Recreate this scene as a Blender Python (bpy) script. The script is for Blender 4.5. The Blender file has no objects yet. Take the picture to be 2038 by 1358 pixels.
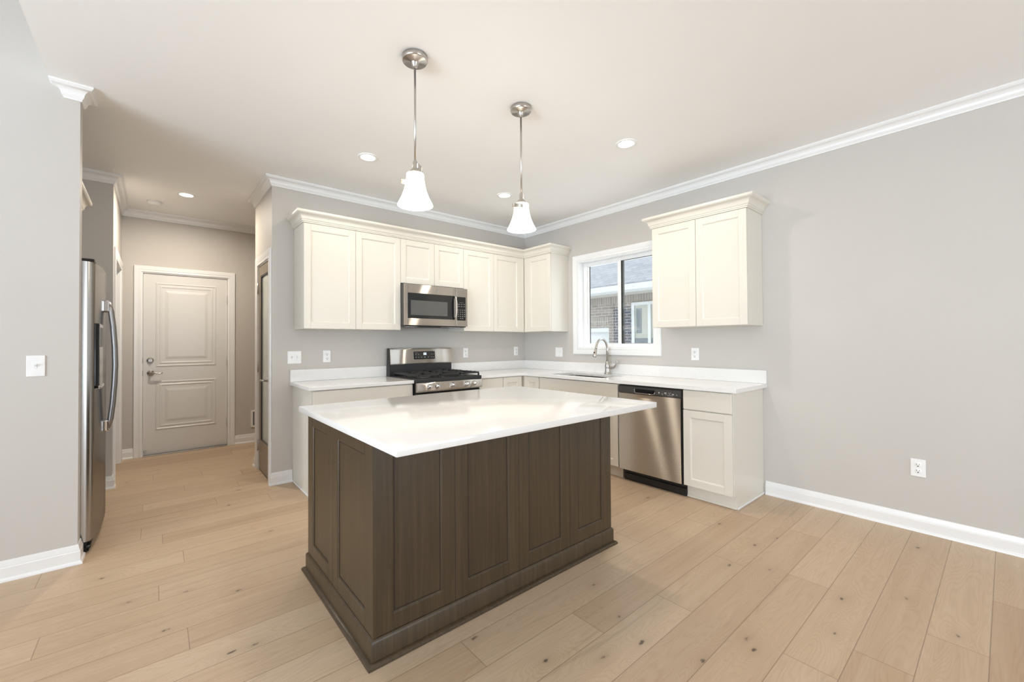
import bpy, bmesh, math, random
from mathutils import Vector, Matrix
random.seed(7)
PI = math.pi
S = bpy.context.scene
COL = S.collection

# ------------------------------------------------------------------ camera
CAM = (-3.9146, -4.1758, 1.2667)
_yaw, _pit, _rol = math.radians(39.3031), math.radians(.6729), math.radians(-.3039)
_f = Vector((math.sin(_yaw)*math.cos(_pit), math.cos(_yaw)*math.cos(_pit), math.sin(_pit)))
_r0 = Vector((math.cos(_yaw), -math.sin(_yaw), 0)); _u0 = _r0.cross(_f)
_r = _r0*math.cos(_rol)+_u0*math.sin(_rol); _u = _u0*math.cos(_rol)-_r0*math.sin(_rol)
cd = bpy.data.cameras.new('camera'); cam = bpy.data.objects.new('camera', cd); COL.objects.link(cam)
cam.matrix_world = Matrix(((_r.x, _u.x, -_f.x, CAM[0]), (_r.y, _u.y, -_f.y, CAM[1]), (_r.z, _u.z, -_f.z, CAM[2]), (0, 0, 0, 1)))
cd.sensor_width = 36; cd.lens = 831.8137/2038*36
cd.shift_x = (1019-989.2049)/2038; cd.shift_y = (671.6224-679)/2038
cd.clip_start = .02; cd.clip_end = 200
S.camera = cam

# ------------------------------------------------------------------ colour management, sky, daylight, added fill lamps
S.view_settings.view_transform = 'Standard'; S.view_settings.look = 'None'
S.view_settings.gamma = 1; S.view_settings.use_curve_mapping = False
S.view_settings.exposure = 0.02
S.cycles.diffuse_bounces = 8; S.cycles.max_bounces = 16; S.cycles.sample_clamp_indirect = 6
S.cycles.caustics_reflective = False; S.cycles.caustics_refractive = False
W = bpy.data.worlds.new('overcast_sky'); S.world = W; W.use_nodes = True
bg = W.node_tree.nodes['Background']
bg.inputs[0].default_value = (.90, .95, 1, 1); bg.inputs[1].default_value = 3.0

WARM = (1, .89, .74); COOL = (.79, .90, 1)
def area(name, loc, rot, sx, sy, power, color, shape='RECTANGLE', spread=PI):
    l = bpy.data.lights.new(name, 'AREA'); l.shape = shape; l.size = sx; l.size_y = sy
    l.energy = power; l.color = color; l.spread = spread
    o = bpy.data.objects.new(name, l); COL.objects.link(o); o.location = loc; o.rotation_euler = rot
    return o
# daylight through the rear opening of the great room, plus added fill lamps
area('daylight_rear', (-1.9, -9.25, 1.5), (PI/2+.20, 0, 0), 2.7, 2.3, 24, COOL)
area('ceiling_fill_rear', (-1.9, -9.3, .75), (PI/2+.38, 0, 0), 2.7, .8, 62, (.70, .86, 1))  # unseen lamp added at the rear, tilted up to brighten the ceiling
area('ambient_fill_left', (-8.85, -4.6, 2.4), (PI/2, 0, -PI/2), 5.4, 3.6, 20, COOL)  # added ambient fill, set at an assumed opening out of view
area('ceiling_fill_left', (-8.9, -4.0, 1.1), (PI/2+.30, 0, -PI/2+.22), 4.2, .9, 102, (.74, .88, 1), spread=math.radians(100))  # unseen lamp added and aimed to lift the kitchen ceiling
DOWN_W = 8; PEND_W = 4.5; HALL_W = 24; SHADE_E = 11.5

# ------------------------------------------------------------------ node helpers
def nm(name):
    m = bpy.data.materials.new(name); m.use_nodes = True
    nt = m.node_tree; b = nt.nodes['Principled BSDF']
    return m, nt, b
def N(nt, t, **kw):
    n = nt.nodes.new(t)
    for k, v in kw.items():
        if k.startswith('i_'):
            n.inputs[k[2:]].default_value = v
        else: setattr(n, k, v)
    return n
def L(nt, a, b): nt.links.new(a, b)
def math_(nt, op, a, b=None, clamp=False):
    n = N(nt, 'ShaderNodeMath', operation=op, use_clamp=clamp)
    for i, v in enumerate((a, b)):
        if v is None: continue
        if isinstance(v, (int, float)): n.inputs[i].default_value = v
        else: L(nt, v, n.inputs[i])
    return n.outputs[0]
def ramp(nt, fac, *stops):
    r = N(nt, 'ShaderNodeValToRGB'); e = r.color_ramp.elements
    while len(e) < len(stops): e.new(.5)
    for k, (p, c) in zip(e, stops): k.position = p; k.color = c if len(c) == 4 else (*c, 1)
    L(nt, fac, r.inputs[0]); return r.outputs[0]
def mixc(nt, fac, a, b, mode='MIX'):
    n = N(nt, 'ShaderNodeMix', data_type='RGBA', blend_type=mode)
    for s, v in ((0, fac), (6, a), (7, b)):
        if isinstance(v, (int, float)): n.inputs[s].default_value = v
        elif isinstance(v, tuple): n.inputs[s].default_value = v if len(v) == 4 else (*v, 1)
        else: L(nt, v, n.inputs[s])
    return n.outputs[2]
def coords(nt, scale=(1, 1, 1), kind='Object'):
    t = N(nt, 'ShaderNodeTexCoord'); mp = N(nt, 'ShaderNodeMapping'); mp.inputs['Scale'].default_value = scale
    L(nt, t.outputs[kind], mp.inputs[0]); return mp.outputs[0]
def noise(nt, vec, scale, detail=3, rough=.5, dist=0.):
    n = N(nt, 'ShaderNodeTexNoise'); n.inputs['Scale'].default_value = scale; n.inputs['Detail'].default_value = detail
    n.inputs['Roughness'].default_value = rough; n.inputs['Distortion'].default_value = dist
    L(nt, vec, n.inputs['Vector']); return n.outputs[0]
def bump(nt, b, h, strength=.1, dist=.002):
    n = N(nt, 'ShaderNodeBump'); n.inputs['Strength'].default_value = strength; n.inputs['Distance'].default_value = dist
    L(nt, h, n.inputs['Height']); L(nt, n.outputs[0], b.inputs['Normal'])

def paint(name, col, rough=.5, tex=None, amt=.02, spec=.5):
    """painted surface: a faint procedural mottling, optional roller texture"""
    m, nt, b = nm(name)
    v = coords(nt)
    f = noise(nt, v, 2.3, 3)
    c0 = tuple(x*(1-amt) for x in col); c1 = tuple(min(1, x*(1+amt)) for x in col)
    L(nt, ramp(nt, f, (.3, c0), (.7, c1)), b.inputs['Base Color'])
    b.inputs['Roughness'].default_value = rough; b.inputs['Specular IOR Level'].default_value = spec
    if tex: bump(nt, b, noise(nt, v, tex, 2), .06, .001)
    return m
def metal(name, col, rough, aniso=0., brush=None, bstr=.02):
    m, nt, b = nm(name); b.inputs['Metallic'].default_value = 1
    b.inputs['Base Color'].default_value = (*col, 1)
    if brush:
        v = coords(nt, brush); f = noise(nt, v, 1, 4, .7)
        c0 = tuple(x*.97 for x in col); c1 = tuple(min(1, x*1.03) for x in col)
        L(nt, ramp(nt, f, (.25, c0), (.75, c1)), b.inputs['Base Color'])
        r = N(nt, 'ShaderNodeMapRange'); r.inputs[3].default_value = rough*.95; r.inputs[4].default_value = rough*1.06
        L(nt, f, r.inputs[0]); L(nt, r.outputs[0], b.inputs['Roughness'])
    else: b.inputs['Roughness'].default_value = rough
    if aniso:
        b.inputs['Anisotropic'].default_value = aniso
        t = N(nt, 'ShaderNodeCombineXYZ'); t.inputs[2].default_value = 1; L(nt, t.outputs[0], b.inputs['Tangent'])     # horizontal brushing spreads highlights upright
    return m
def plain(name, col, rough=.4, metallic=0., spec=.5, emit=None, estr=0.):
    m, nt, b = nm(name)
    v = coords(nt); f = noise(nt, v, 14, 2)
    L(nt, ramp(nt, f, (.3, tuple(x*.96 for x in col)), (.7, tuple(min(1, x*1.03) for x in col))), b.inputs['Base Color'])
    b.inputs['Roughness'].default_value = rough; b.inputs['Metallic'].default_value = metallic
    b.inputs['Specular IOR Level'].default_value = spec
    if emit:
        b.inputs['Emission Color'].default_value = (*emit, 1); b.inputs['Emission Strength'].default_value = estr
    return m

M = {}
M['wall'] = paint('wall_paint_greige', (.55, .523, .492), .6, 260, .012)
M['ceiling'] = paint('ceiling_paint_white', (.90, .90, .90), .7, 200, .008)
M['trim'] = paint('trim_paint_white', (.82, .82, .82), .3, None, .006)
M['cab'] = paint('cabinet_paint_cream', (.715, .68, .61), .32, None, .01)
M['door'] = paint('door_paint_white', (.72, .71, .69), .35, None, .008)
M['plate'] = plain('outlet_plastic_white', (.84, .84, .84), .3)
M['black'] = plain('black_plastic', (.012, .012, .013), .3)
M['blackm'] = plain('black_matte_iron', (.018, .018, .02), .5)
M['gloss'] = plain('black_gloss_glass', (.012, .013, .014), .06)
M['mwglass'] = plain('smoked_oven_glass', (.10, .10, .095), .09)
M['grey'] = plain('dark_grey_enamel', (.06, .058, .055), .4)
M['mark'] = plain('printed_white_marking', (.75, .75, .75), .5)
M['greymark'] = plain('printed_grey_marking', (.3, .3, .3), .5)
def brushed(name, col, rough, an, brush):
    m, nt, b = nm(name); out = nt.nodes['Material Output']; nt.nodes.remove(b)
    g = N(nt, 'ShaderNodeBsdfAnisotropic'); g.inputs['Roughness'].default_value = rough; g.inputs['Anisotropy'].default_value = an
    f = noise(nt, coords(nt, brush), 1, 4, .7)
    L(nt, ramp(nt, f, (.25, tuple(x*.96 for x in col)), (.75, tuple(min(1, x*1.04) for x in col))), g.inputs['Color'])
    t = N(nt, 'ShaderNodeCombineXYZ'); t.inputs[2].default_value = 1; L(nt, t.outputs[0], g.inputs['Tangent'])     # horizontal brushing spreads highlights upright
    L(nt, g.outputs[0], out.inputs[0]); return m
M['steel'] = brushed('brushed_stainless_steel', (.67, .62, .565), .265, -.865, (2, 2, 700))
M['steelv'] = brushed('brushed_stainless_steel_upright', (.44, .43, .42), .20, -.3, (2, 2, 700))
M['chrome'] = metal('polished_chrome', (.75, .75, .76), .08)
M['nickel'] = metal('brushed_nickel', (.52, .49, .46), .28, 0, (300, 300, 4))
M['handle'] = metal('satin_grey_handle', (.34, .34, .35), .3)
M['sinksteel'] = metal('satin_sink_steel', (.60, .60, .60), .3, 0, (4, 300, 4))
M['seal_and_reflection'] = plain('dark_gasket_and_reflection', (.05, .05, .045), .5)  # also colours the painted reflection strip on the right sash
M['vinyl'] = plain('window_vinyl_white', (.84, .84, .84), .3)
M['clock'] = plain('clock_digits', (.9, .95, 1), .5, 0, .5, (.8, .92, 1), 3)

def quartz():
    m, nt, b = nm('white_quartz')
    v = coords(nt); w = noise(nt, v, 2.2, 5, .6, .8)
    vein = ramp(nt, math_(nt, 'ABSOLUTE', math_(nt, 'SUBTRACT', w, .5)), (0, (.785, .775, .765)), (.006, (.812, .806, .796)), (1, (.818, .812, .802)))
    sp = noise(nt, v, 420, 1)
    L(nt, mixc(nt, math_(nt, 'GREATER_THAN', sp, .74), vein, (.78, .772, .762)), b.inputs['Base Color'])
    b.inputs['Roughness'].default_value = .1
    return m
M['quartz'] = quartz()

def dark_wood():
    m, nt, b = nm('stained_maple_walnut_brown')
    g = noise(nt, coords(nt, (46, 46, 1.3)), 1, 6, .7, .8)
    fine = noise(nt, coords(nt, (420, 420, 10)), 1, 2, .6)
    big = noise(nt, coords(nt, (5, 5, 1.2)), 1, 3, .5)
    c = ramp(nt, g, (.30, (.032, .020, .010)), (.52, (.064, .042, .021)), (.72, (.104, .070, .038)))
    c = mixc(nt, math_(nt, 'MULTIPLY', fine, .55), c, (.028, .019, .010))
    c = mixc(nt, math_(nt, 'MULTIPLY', big, .30), c, (.098, .066, .035))
    L(nt, c, b.inputs['Base Color']); b.inputs['Roughness'].default_value = .36
    bump(nt, b, g, .05, .001)
    return m
M['walnut'] = dark_wood()
M['glaze'] = plain('dark_glaze_line', (.022, .013, .008), .5)
def pantry_wood():
    m, nt, b = nm('grey_brown_stained_pantry_door')
    g = noise(nt, coords(nt, (40, 40, 2)), 1, 4, .6, .4)
    L(nt, ramp(nt, g, (.3, (.22, .17, .12)), (.7, (.32, .26, .19))), b.inputs['Base Color']); b.inputs['Roughness'].default_value = .4
    return m
M['pantry'] = pantry_wood()

def floor_mat():
    m, nt, b = nm('oak_plank_floor')
    tc = N(nt, 'ShaderNodeTexCoord'); P = tc.outputs['Object']
    def att(n, out): 
        a = N(nt, 'ShaderNodeAttribute', attribute_name=n); return a.outputs[out]
    seed = att('seed', 'Fac'); tone = att('tone', 'Fac')
    def kd(n):
        s = N(nt, 'ShaderNodeVectorMath', operation='SUBTRACT'); L(nt, P, s.inputs[0]); L(nt, att(n, 'Vector'), s.inputs[1])
        k = N(nt, 'ShaderNodeVectorMath', operation='MULTIPLY'); L(nt, s.outputs[0], k.inputs[0]); k.inputs[1].default_value = (1, 2.1, 0)
        l = N(nt, 'ShaderNodeVectorMath', operation='LENGTH'); L(nt, k.outputs[0], l.inputs[0]); return l.outputs['Value']
    d = math_(nt, 'MINIMUM', kd('knot_a'), kd('knot_b'))
    off = N(nt, 'ShaderNodeCombineXYZ'); L(nt, math_(nt, 'MULTIPLY', seed, 37.), off.inputs[0]); L(nt, math_(nt, 'MULTIPLY', seed, 91.), off.inputs[2])
    pv = N(nt, 'ShaderNodeVectorMath', operation='ADD'); L(nt, P, pv.inputs[0]); L(nt, off.outputs[0], pv.inputs[1])
    def mapped(sc):
        mp = N(nt, 'ShaderNodeMapping'); mp.inputs['Scale'].default_value = sc; L(nt, pv.outputs[0], mp.inputs[0]); return mp.outputs[0]
    low = noise(nt, mapped((.75, 7.5, 1)), 1, 2, .45, .25)
    near = math_(nt, 'POWER', 2.718, math_(nt, 'MULTIPLY', d, -13.))
    ring = math_(nt, 'SINE', math_(nt, 'MULTIPLY', math_(nt, 'ADD', math_(nt, 'MULTIPLY', low, 2.2), math_(nt, 'MULTIPLY', near, .9)), 88.))
    ring = math_(nt, 'MULTIPLY', math_(nt, 'ADD', ring, 1.), .5)
    fine = noise(nt, mapped((7, 190, 1)), 1, 4, .65)
    streak = noise(nt, mapped((.9, 22, 1)), 1, 3, .55, .4)
    base = ramp(nt, tone, (0, (.455, .320, .208)), (.5, (.555, .415, .283)), (1, (.625, .485, .345)))
    c = mixc(nt, math_(nt, 'MULTIPLY', math_(nt, 'POWER', ring, 2.2), .22), base, (.34, .225, .135))
    c = mixc(nt, math_(nt, 'MULTIPLY', fine, .42), c, (.37, .25, .155))
    c = mixc(nt, math_(nt, 'MULTIPLY', math_(nt, 'SUBTRACT', streak, .35, True), .8), c, (.66, .52, .385))
    mineral = noise(nt, mapped((1.0, 17, 1)), 1, 4, .6, .6)
    c = mixc(nt, math_(nt, 'MULTIPLY', math_(nt, 'MULTIPLY', math_(nt, 'SUBTRACT', mineral, .60, True), 4.5), .55, True), c, (.27, .195, .135))
    blot = noise(nt, mapped((2.2, 9, 1)), 1, 3, .5)
    halo = math_(nt, 'MULTIPLY', math_(nt, 'POWER', 2.718, math_(nt, 'MULTIPLY', d, -26.)), math_(nt, 'MULTIPLY', blot, 1.1))
    c = mixc(nt, math_(nt, 'MULTIPLY', halo, .8, True), c, (.30, .20, .125))
    wob = noise(nt, mapped((45, 60, 1)), 1, 2)
    core = N(nt, 'ShaderNodeMapRange', interpolation_type='SMOOTHSTEP'); core.inputs[1].default_value = .024; core.inputs[2].default_value = .006
    core.inputs[3].default_value = 0; core.inputs[4].default_value = 1
    L(nt, math_(nt, 'ADD', d, math_(nt, 'MULTIPLY', math_(nt, 'SUBTRACT', wob, .40), .060)), core.inputs[0])
    c = mixc(nt, math_(nt, 'MULTIPLY', core.outputs[0], .85), c, (.065, .048, .04))
    # seams between the boards
    uv = N(nt, 'ShaderNodeUVMap', uv_map='near'); uv2 = N(nt, 'ShaderNodeUVMap', uv_map='far')
    s1 = N(nt, 'ShaderNodeSeparateXYZ'); L(nt, uv.outputs[0], s1.inputs[0]); s2 = N(nt, 'ShaderNodeSeparateXYZ'); L(nt, uv2.outputs[0], s2.inputs[0])
    e = math_(nt, 'MINIMUM', math_(nt, 'MINIMUM', s1.outputs[0], s1.outputs[1]), math_(nt, 'MINIMUM', s2.outputs[0], s2.outputs[1]))
    seam = N(nt, 'ShaderNodeMapRange', interpolation_type='SMOOTHSTEP'); seam.inputs[1].default_value = .0006; seam.inputs[2].default_value = .0022
    seam.inputs[3].default_value = 1; seam.inputs[4].default_value = 0; L(nt, e, seam.inputs[0])
    c = mixc(nt, math_(nt, 'MULTIPLY', seam.outputs[0], .62), c, (.14, .09, .055))
    L(nt, c, b.inputs['Base Color'])
    r = N(nt, 'ShaderNodeMapRange'); r.inputs[3].default_value = .36; r.inputs[4].default_value = .5; L(nt, fine, r.inputs[0]); L(nt, r.outputs[0], b.inputs['Roughness'])
    b.inputs['Specular IOR Level'].default_value = .4
    bump(nt, b, math_(nt, 'SUBTRACT', math_(nt, 'MULTIPLY', fine, .3), seam.outputs[0]), .12, .001)
    return m
M['floor'] = floor_mat()

def pane_mat():
    m, nt, b = nm('clear_window_glass'); out = nt.nodes['Material Output']; nt.nodes.remove(b)
    t = N(nt, 'ShaderNodeBsdfTransparent'); t.inputs[0].default_value = (.95, .97, .97, 1)
    g = N(nt, 'ShaderNodeBsdfGlossy'); g.inputs['Roughness'].default_value = .01
    lw = N(nt, 'ShaderNodeLayerWeight'); lw.inputs[0].default_value = .5
    fr = math_(nt, 'ADD', math_(nt, 'MULTIPLY', math_(nt, 'POWER', lw.outputs['Facing'], 5.), .9), .04)
    mx = N(nt, 'ShaderNodeMixShader'); L(nt, fr, mx.inputs[0]); L(nt, t.outputs[0], mx.inputs[1]); L(nt, g.outputs[0], mx.inputs[2])
    L(nt, mx.outputs[0], out.inputs[0]); return m
M['pane'] = pane_mat()
def frosted_mat():
    m, nt, b = nm('obscure_pantry_glass')
    v = coords(nt); f = noise(nt, v, 60, 2)
    L(nt, ramp(nt, f, (.3, (.52, .55, .50)), (.7, (.60, .62, .57))), b.inputs['Base Color'])
    b.inputs['Roughness'].default_value = .12; return m
M['frost'] = frosted_mat()
def shade_mat():
    m, nt, b = nm('lit_opal_glass'); v = coords(nt); f = noise(nt, v, 30, 2)
    L(nt, ramp(nt, f, (.3, (.85, .8, .72)), (.7, (.9, .86, .8))), b.inputs['Base Color'])
    b.inputs['Roughness'].default_value = .0
    z = N(nt, 'ShaderNodeSeparateXYZ'); L(nt, N(nt, 'ShaderNodeTexCoord').outputs['Generated'], z.inputs[0])
    L(nt, ramp(nt, z.outputs[2], (0, (1, .93, .82)), (.7, (1, .88, .70)), (1, (.8, .62, .42))), b.inputs['Emission Color'])
    b.inputs['Emission Strength'].default_value = SHADE_E; return m
M['shade'] = shade_mat()
M['lens'] = plain('lit_lamp_lens', (.9, .9, .9), .4, 0, .5, (1, .93, .83), 7)
M['bulb'] = plain('lit_bulb', (.9, .9, .9), .4, 0, .5, (1, .9, .75), 8)

def brick_mat(name, cols, mortar, w=.20, h=.066, soldier=False):
    m, nt, b = nm(name); t = N(nt, 'ShaderNodeTexCoord'); s = N(nt, 'ShaderNodeSeparateXYZ'); L(nt, t.outputs['Object'], s.inputs[0])
    c = N(nt, 'ShaderNodeCombineXYZ'); L(nt, s.outputs[1], c.inputs[0]); L(nt, s.outputs[2], c.inputs[1])
    br = N(nt, 'ShaderNodeTexBrick'); L(nt, c.outputs[0], br.inputs['Vector'])
    br.inputs['Scale'].default_value = 1; br.inputs['Brick Width'].default_value = w; br.inputs['Row Height'].default_value = h
    br.inputs['Mortar Size'].default_value = .006; br.inputs['Mortar Smooth'].default_value = .1
    if soldier: br.offset = 0
    br.inputs['Color1'].default_value = (*cols[0], 1); br.inputs['Color2'].default_value = (*cols[1], 1); br.inputs['Mortar'].default_value = (*mortar, 1)
    f = noise(nt, t.outputs['Object'], 9, 3)
    L(nt, mixc(nt, math_(nt, 'MULTIPLY', f, .5), br.outputs[0], cols[2]), b.inputs['Base Color']); b.inputs['Roughness'].default_value = .9
    bump(nt, b, math_(nt, 'SUBTRACT', 1., br.outputs[1]), .5, .006); return m
MOR = (.36, .355, .34)
M['brick'] = brick_mat('tan_face_brick', ((.25, .215, .19), (.14, .12, .11), (.20, .17, .15)), MOR)
M['brick_reflection'] = brick_mat('brick_in_dark_reflection', ((.06, .067, .092), (.11, .09, .09), (.075, .075, .09)), MOR)  # bricks darkened to paint a dark reflection in the kitchen window
M['soldier'] = brick_mat('upright_soldier_brick', ((.25, .215, .19), (.17, .15, .13), (.21, .185, .165)), MOR, .066, .30, True)
def shingle():
    m, nt, b = nm('grey_roof_shingle'); t = N(nt, 'ShaderNodeTexCoord'); s = N(nt, 'ShaderNodeSeparateXYZ'); L(nt, t.outputs['Object'], s.inputs[0])
    c = N(nt, 'ShaderNodeCombineXYZ'); L(nt, s.outputs[1], c.inputs[0]); L(nt, math_(nt, 'MULTIPLY', s.outputs[0], 1.25), c.inputs[1])
    br = N(nt, 'ShaderNodeTexBrick'); wv = N(nt, 'ShaderNodeVectorMath', operation='ADD'); L(nt, c.outputs[0], wv.inputs[0]); nv = N(nt, 'ShaderNodeTexNoise'); nv.inputs['Scale'].default_value = 5; L(nt, t.outputs['Object'], nv.inputs['Vector']); sc = N(nt, 'ShaderNodeVectorMath', operation='SCALE'); sc.inputs['Scale'].default_value = .06; L(nt, nv.outputs[1], sc.inputs[0]); L(nt, sc.outputs[0], wv.inputs[1])
    L(nt, wv.outputs[0], br.inputs['Vector']); br.inputs['Scale'].default_value = 1
    br.inputs['Brick Width'].default_value = .17; br.inputs['Row Height'].default_value = .105; br.inputs['Mortar Size'].default_value = .009; br.inputs['Mortar Smooth'].default_value = .9
    br.inputs['Color1'].default_value = (.27, .275, .30, 1); br.inputs['Color2'].default_value = (.20, .207, .23, 1); br.inputs['Mortar'].default_value = (.12, .125, .14, 1)
    f = noise(nt, t.outputs['Object'], 14, 3)
    L(nt, mixc(nt, math_(nt, 'MULTIPLY', f, .6), br.outputs[0], (.31, .315, .335)), b.inputs['Base Color']); b.inputs['Roughness'].default_value = .95
    return m
M['shingle'] = shingle()
M['siding'] = plain('white_exterior_paint', (.43, .44, .44), .5)
M['soffit'] = plain('beige_soffit', (.34, .33, .30), .6)
M['far_dark'] = plain('far_dark_room_and_reflection', (.07, .08, .09), .1)  # also paints the dark shutter reflection in the far window
M['curtain'] = plain('far_tan_blind', (.34, .31, .26), .6)

# ------------------------------------------------------------------ mesh helpers
class B:
    def __init__(s): s.bm = bmesh.new()
    def box(s, x0, x1, y0, y1, z0, z1, bev=0, seg=2):
        x0, x1 = min(x0, x1), max(x0, x1); y0, y1 = min(y0, y1), max(y0, y1); z0, z1 = min(z0, z1), max(z0, z1)
        vs = [s.bm.verts.new((x, y, z)) for z in (z0, z1) for y in (y0, y1) for x in (x0, x1)]
        fs = [s.bm.faces.new([vs[i] for i in q]) for q in ((0, 2, 3, 1), (4, 5, 7, 6), (0, 1, 5, 4), (2, 6, 7, 3), (0, 4, 6, 2), (1, 3, 7, 5))]
        if bev:
            ed = {e for f in fs for e in f.edges}
            bmesh.ops.bevel(s.bm, geom=list(ed), offset=min(bev, .49*min(x1-x0, y1-y0, z1-z0)), segments=seg, affect='EDGES', profile=.5)
        return s
    def prism(s, poly, axis, a, b, bev=0):
        """poly of 2-D points extruded along axis from a to b; 2-D order: x->(y,z), y->(x,z), z->(x,y)"""
        def p3(p, t): return {'x': (t, p[0], p[1]), 'y': (p[0], t, p[1]), 'z': (p[0], p[1], t)}[axis]
        v0 = [s.bm.verts.new(p3(p, a)) for p in poly]; v1 = [s.bm.verts.new(p3(p, b)) for p in poly]
        n = len(poly); fs = [s.bm.faces.new(v0), s.bm.faces.new(v1[::-1])]
        for i in range(n): fs.append(s.bm.faces.new((v0[i], v1[i], v1[(i+1) % n], v0[(i+1) % n])))
        bmesh.ops.recalc_face_normals(s.bm, faces=fs)
        if bev: bmesh.ops.bevel(s.bm, geom=list({e for f in fs for e in f.edges}), offset=bev, segments=2, affect='EDGES', profile=.5)
        return s
    def cyl(s, p0, p1, r0, r1=None, n=24, caps=True):
        r1 = r0 if r1 is None else r1; p0 = Vector(p0); p1 = Vector(p1); d = (p1-p0).normalized()
        a = d.orthogonal().normalized(); b = d.cross(a)
        R = [[s.bm.verts.new(p+(a*math.cos(2*PI*i/n)+b*math.sin(2*PI*i/n))*r) for i in range(n)] for p, r in ((p0, r0), (p1, r1))]
        for i in range(n): s.bm.faces.new((R[0][i], R[0][(i+1) % n], R[1][(i+1) % n], R[1][i]))
        if caps: s.bm.faces.new(R[0][::-1]); s.bm.faces.new(R[1])
        return s
    def lathe(s, prof, n=32, c=(0, 0, 0), axis=(0, 0, 1), caps=True):
        """prof: list of (radius, height) along axis"""
        d = Vector(axis).normalized(); a = d.orthogonal().normalized(); b = d.cross(a); c = Vector(c)
        R = [[s.bm.verts.new(c+d*h+(a*math.cos(2*PI*i/n)+b*math.sin(2*PI*i/n))*max(r, 1e-4)) for i in range(n)] for r, h in prof]
        for k in range(len(R)-1):
            for i in range(n): s.bm.faces.new((R[k][i], R[k][(i+1) % n], R[k+1][(i+1) % n], R[k+1][i]))
        if caps: s.bm.faces.new(R[0][::-1]); s.bm.faces.new(R[-1])
        return s
    def tube(s, pts, r, n=14, sx=1., sy=1.):
        """round (or squashed) tube along a polyline; r may be a list"""
        P = [Vector(p) for p in pts]; k = len(P); rs = r if isinstance(r, (list, tuple)) else [r]*k
        T = [(P[min(i+1, k-1)]-P[max(i-1, 0)]).normalized() for i in range(k)]
        a = T[0].orthogonal().normalized(); R = []
        for i in range(k):
            a = (a-T[i]*a.dot(T[i])).normalized(); b = T[i].cross(a)
            R.append([s.bm.verts.new(P[i]+(a*math.cos(2*PI*j/n)*sx+b*math.sin(2*PI*j/n)*sy)*rs[i]) for j in range(n)])
        for i in range(k-1):
            for j in range(n): s.bm.faces.new((R[i][j], R[i][(j+1) % n], R[i+1][(j+1) % n], R[i+1][j]))
        s.bm.faces.new(R[0][::-1]); s.bm.faces.new(R[-1]); return s
    def sweep(s, prof, path, closed=False):
        """moulding: prof = (out, z) points, path = xy points walked with the room on the RIGHT; corners are mitred"""
        n = len(path); rings = []
        for i in range(n):
            def nrm(a, b):
                d = (Vector(b)-Vector(a)).normalized(); return Vector((d.y, -d.x))
            if closed or 0 < i < n-1:
                n1 = nrm(path[i-1], path[i]); n2 = nrm(path[i], path[(i+1) % n]); m = (n1+n2)/(1+n1.dot(n2))
            elif i == 0: m = nrm(path[0], path[1])
            else: m = nrm(path[-2], path[-1])
            rings.append([s.bm.verts.new((path[i][0]+m.x*o, path[i][1]+m.y*o, z)) for o, z in prof])
        fs = []
        k = len(prof)
        for i in range(n if closed else n-1):
            for j in range(k): fs.append(s.bm.faces.new((rings[i][j], rings[(i+1) % n][j], rings[(i+1) % n][(j+1) % k], rings[i][(j+1) % k])))
        if not closed: fs += [s.bm.faces.new(rings[0]), s.bm.faces.new(rings[-1][::-1])]
        bmesh.ops.recalc_face_normals(s.bm, faces=fs); return s
    def frame(s, x0, x1, z0, z1, w, y0, y1, bev=.0015, wb=None):
        """rectangular frame in the xz plane: two stiles and two rails"""
        wb = w if wb is None else wb
        s.box(x0, x0+w, y0, y1, z0, z1, bev); s.box(x1-w, x1, y0, y1, z0, z1, bev)
        s.box(x0+w, x1-w, y0, y1, z0, z0+wb, bev); s.box(x0+w, x1-w, y0, y1, z1-w, z1, bev); return s
    def xf(s, mat): bmesh.ops.transform(s.bm, matrix=mat, verts=s.bm.verts); return s

def obj(name, b, mat, parent=None, smooth=False, label=None, loc=None, kind=None):
    me = bpy.data.meshes.new(name); bm = b.bm
    bmesh.ops.recalc_face_normals(bm, faces=bm.faces) if False else None
    if smooth is not False:
        ang = math.radians(40 if smooth is True else smooth)
        for f in bm.faces: f.smooth = True
        for e in bm.edges:
            if len(e.link_faces) == 2 and e.calc_face_angle(0) > ang: e.smooth = False
    bm.to_mesh(me); bm.free(); me.materials.append(mat)
    o = bpy.data.objects.new(name, me); COL.objects.link(o)
    if parent: o.parent = parent
    if loc: o.location = loc
    if label: o['label'] = label
    if kind: o['kind'] = kind
    return o
def thing(name, label, cat, loc=(0, 0, 0), rotz=0, group=None):
    o = bpy.data.objects.new(name, None); COL.objects.link(o); o.empty_display_size = .1
    o.location = loc; o.rotation_euler = (0, 0, rotz); tag(o, label, cat, group); return o
def tag(o, label, cat, group=None):
    o['label'] = label; o['category'] = cat
    if group: o['group'] = group
    return o
def struct(name, b, mat, parent=None, smooth=False):
    o = obj(name, b, mat, parent, smooth)
    if not parent: o['kind'] = 'structure'
    return o
def sroot(name, loc=(0, 0, 0), rotz=0):
    o = bpy.data.objects.new(name, None); COL.objects.link(o); o.location = loc; o.rotation_euler = (0, 0, rotz); o['kind'] = 'structure'; return o
def copy_tree(o, parent=None):
    c = o.copy(); COL.objects.link(c); c.parent = parent
    for ch in [x for x in KIDS.get(o, [])]: copy_tree(ch, c)
    return c
RW = -PI/2          # rotation of a thing that stands on the right wall (its front faces -x)

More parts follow.
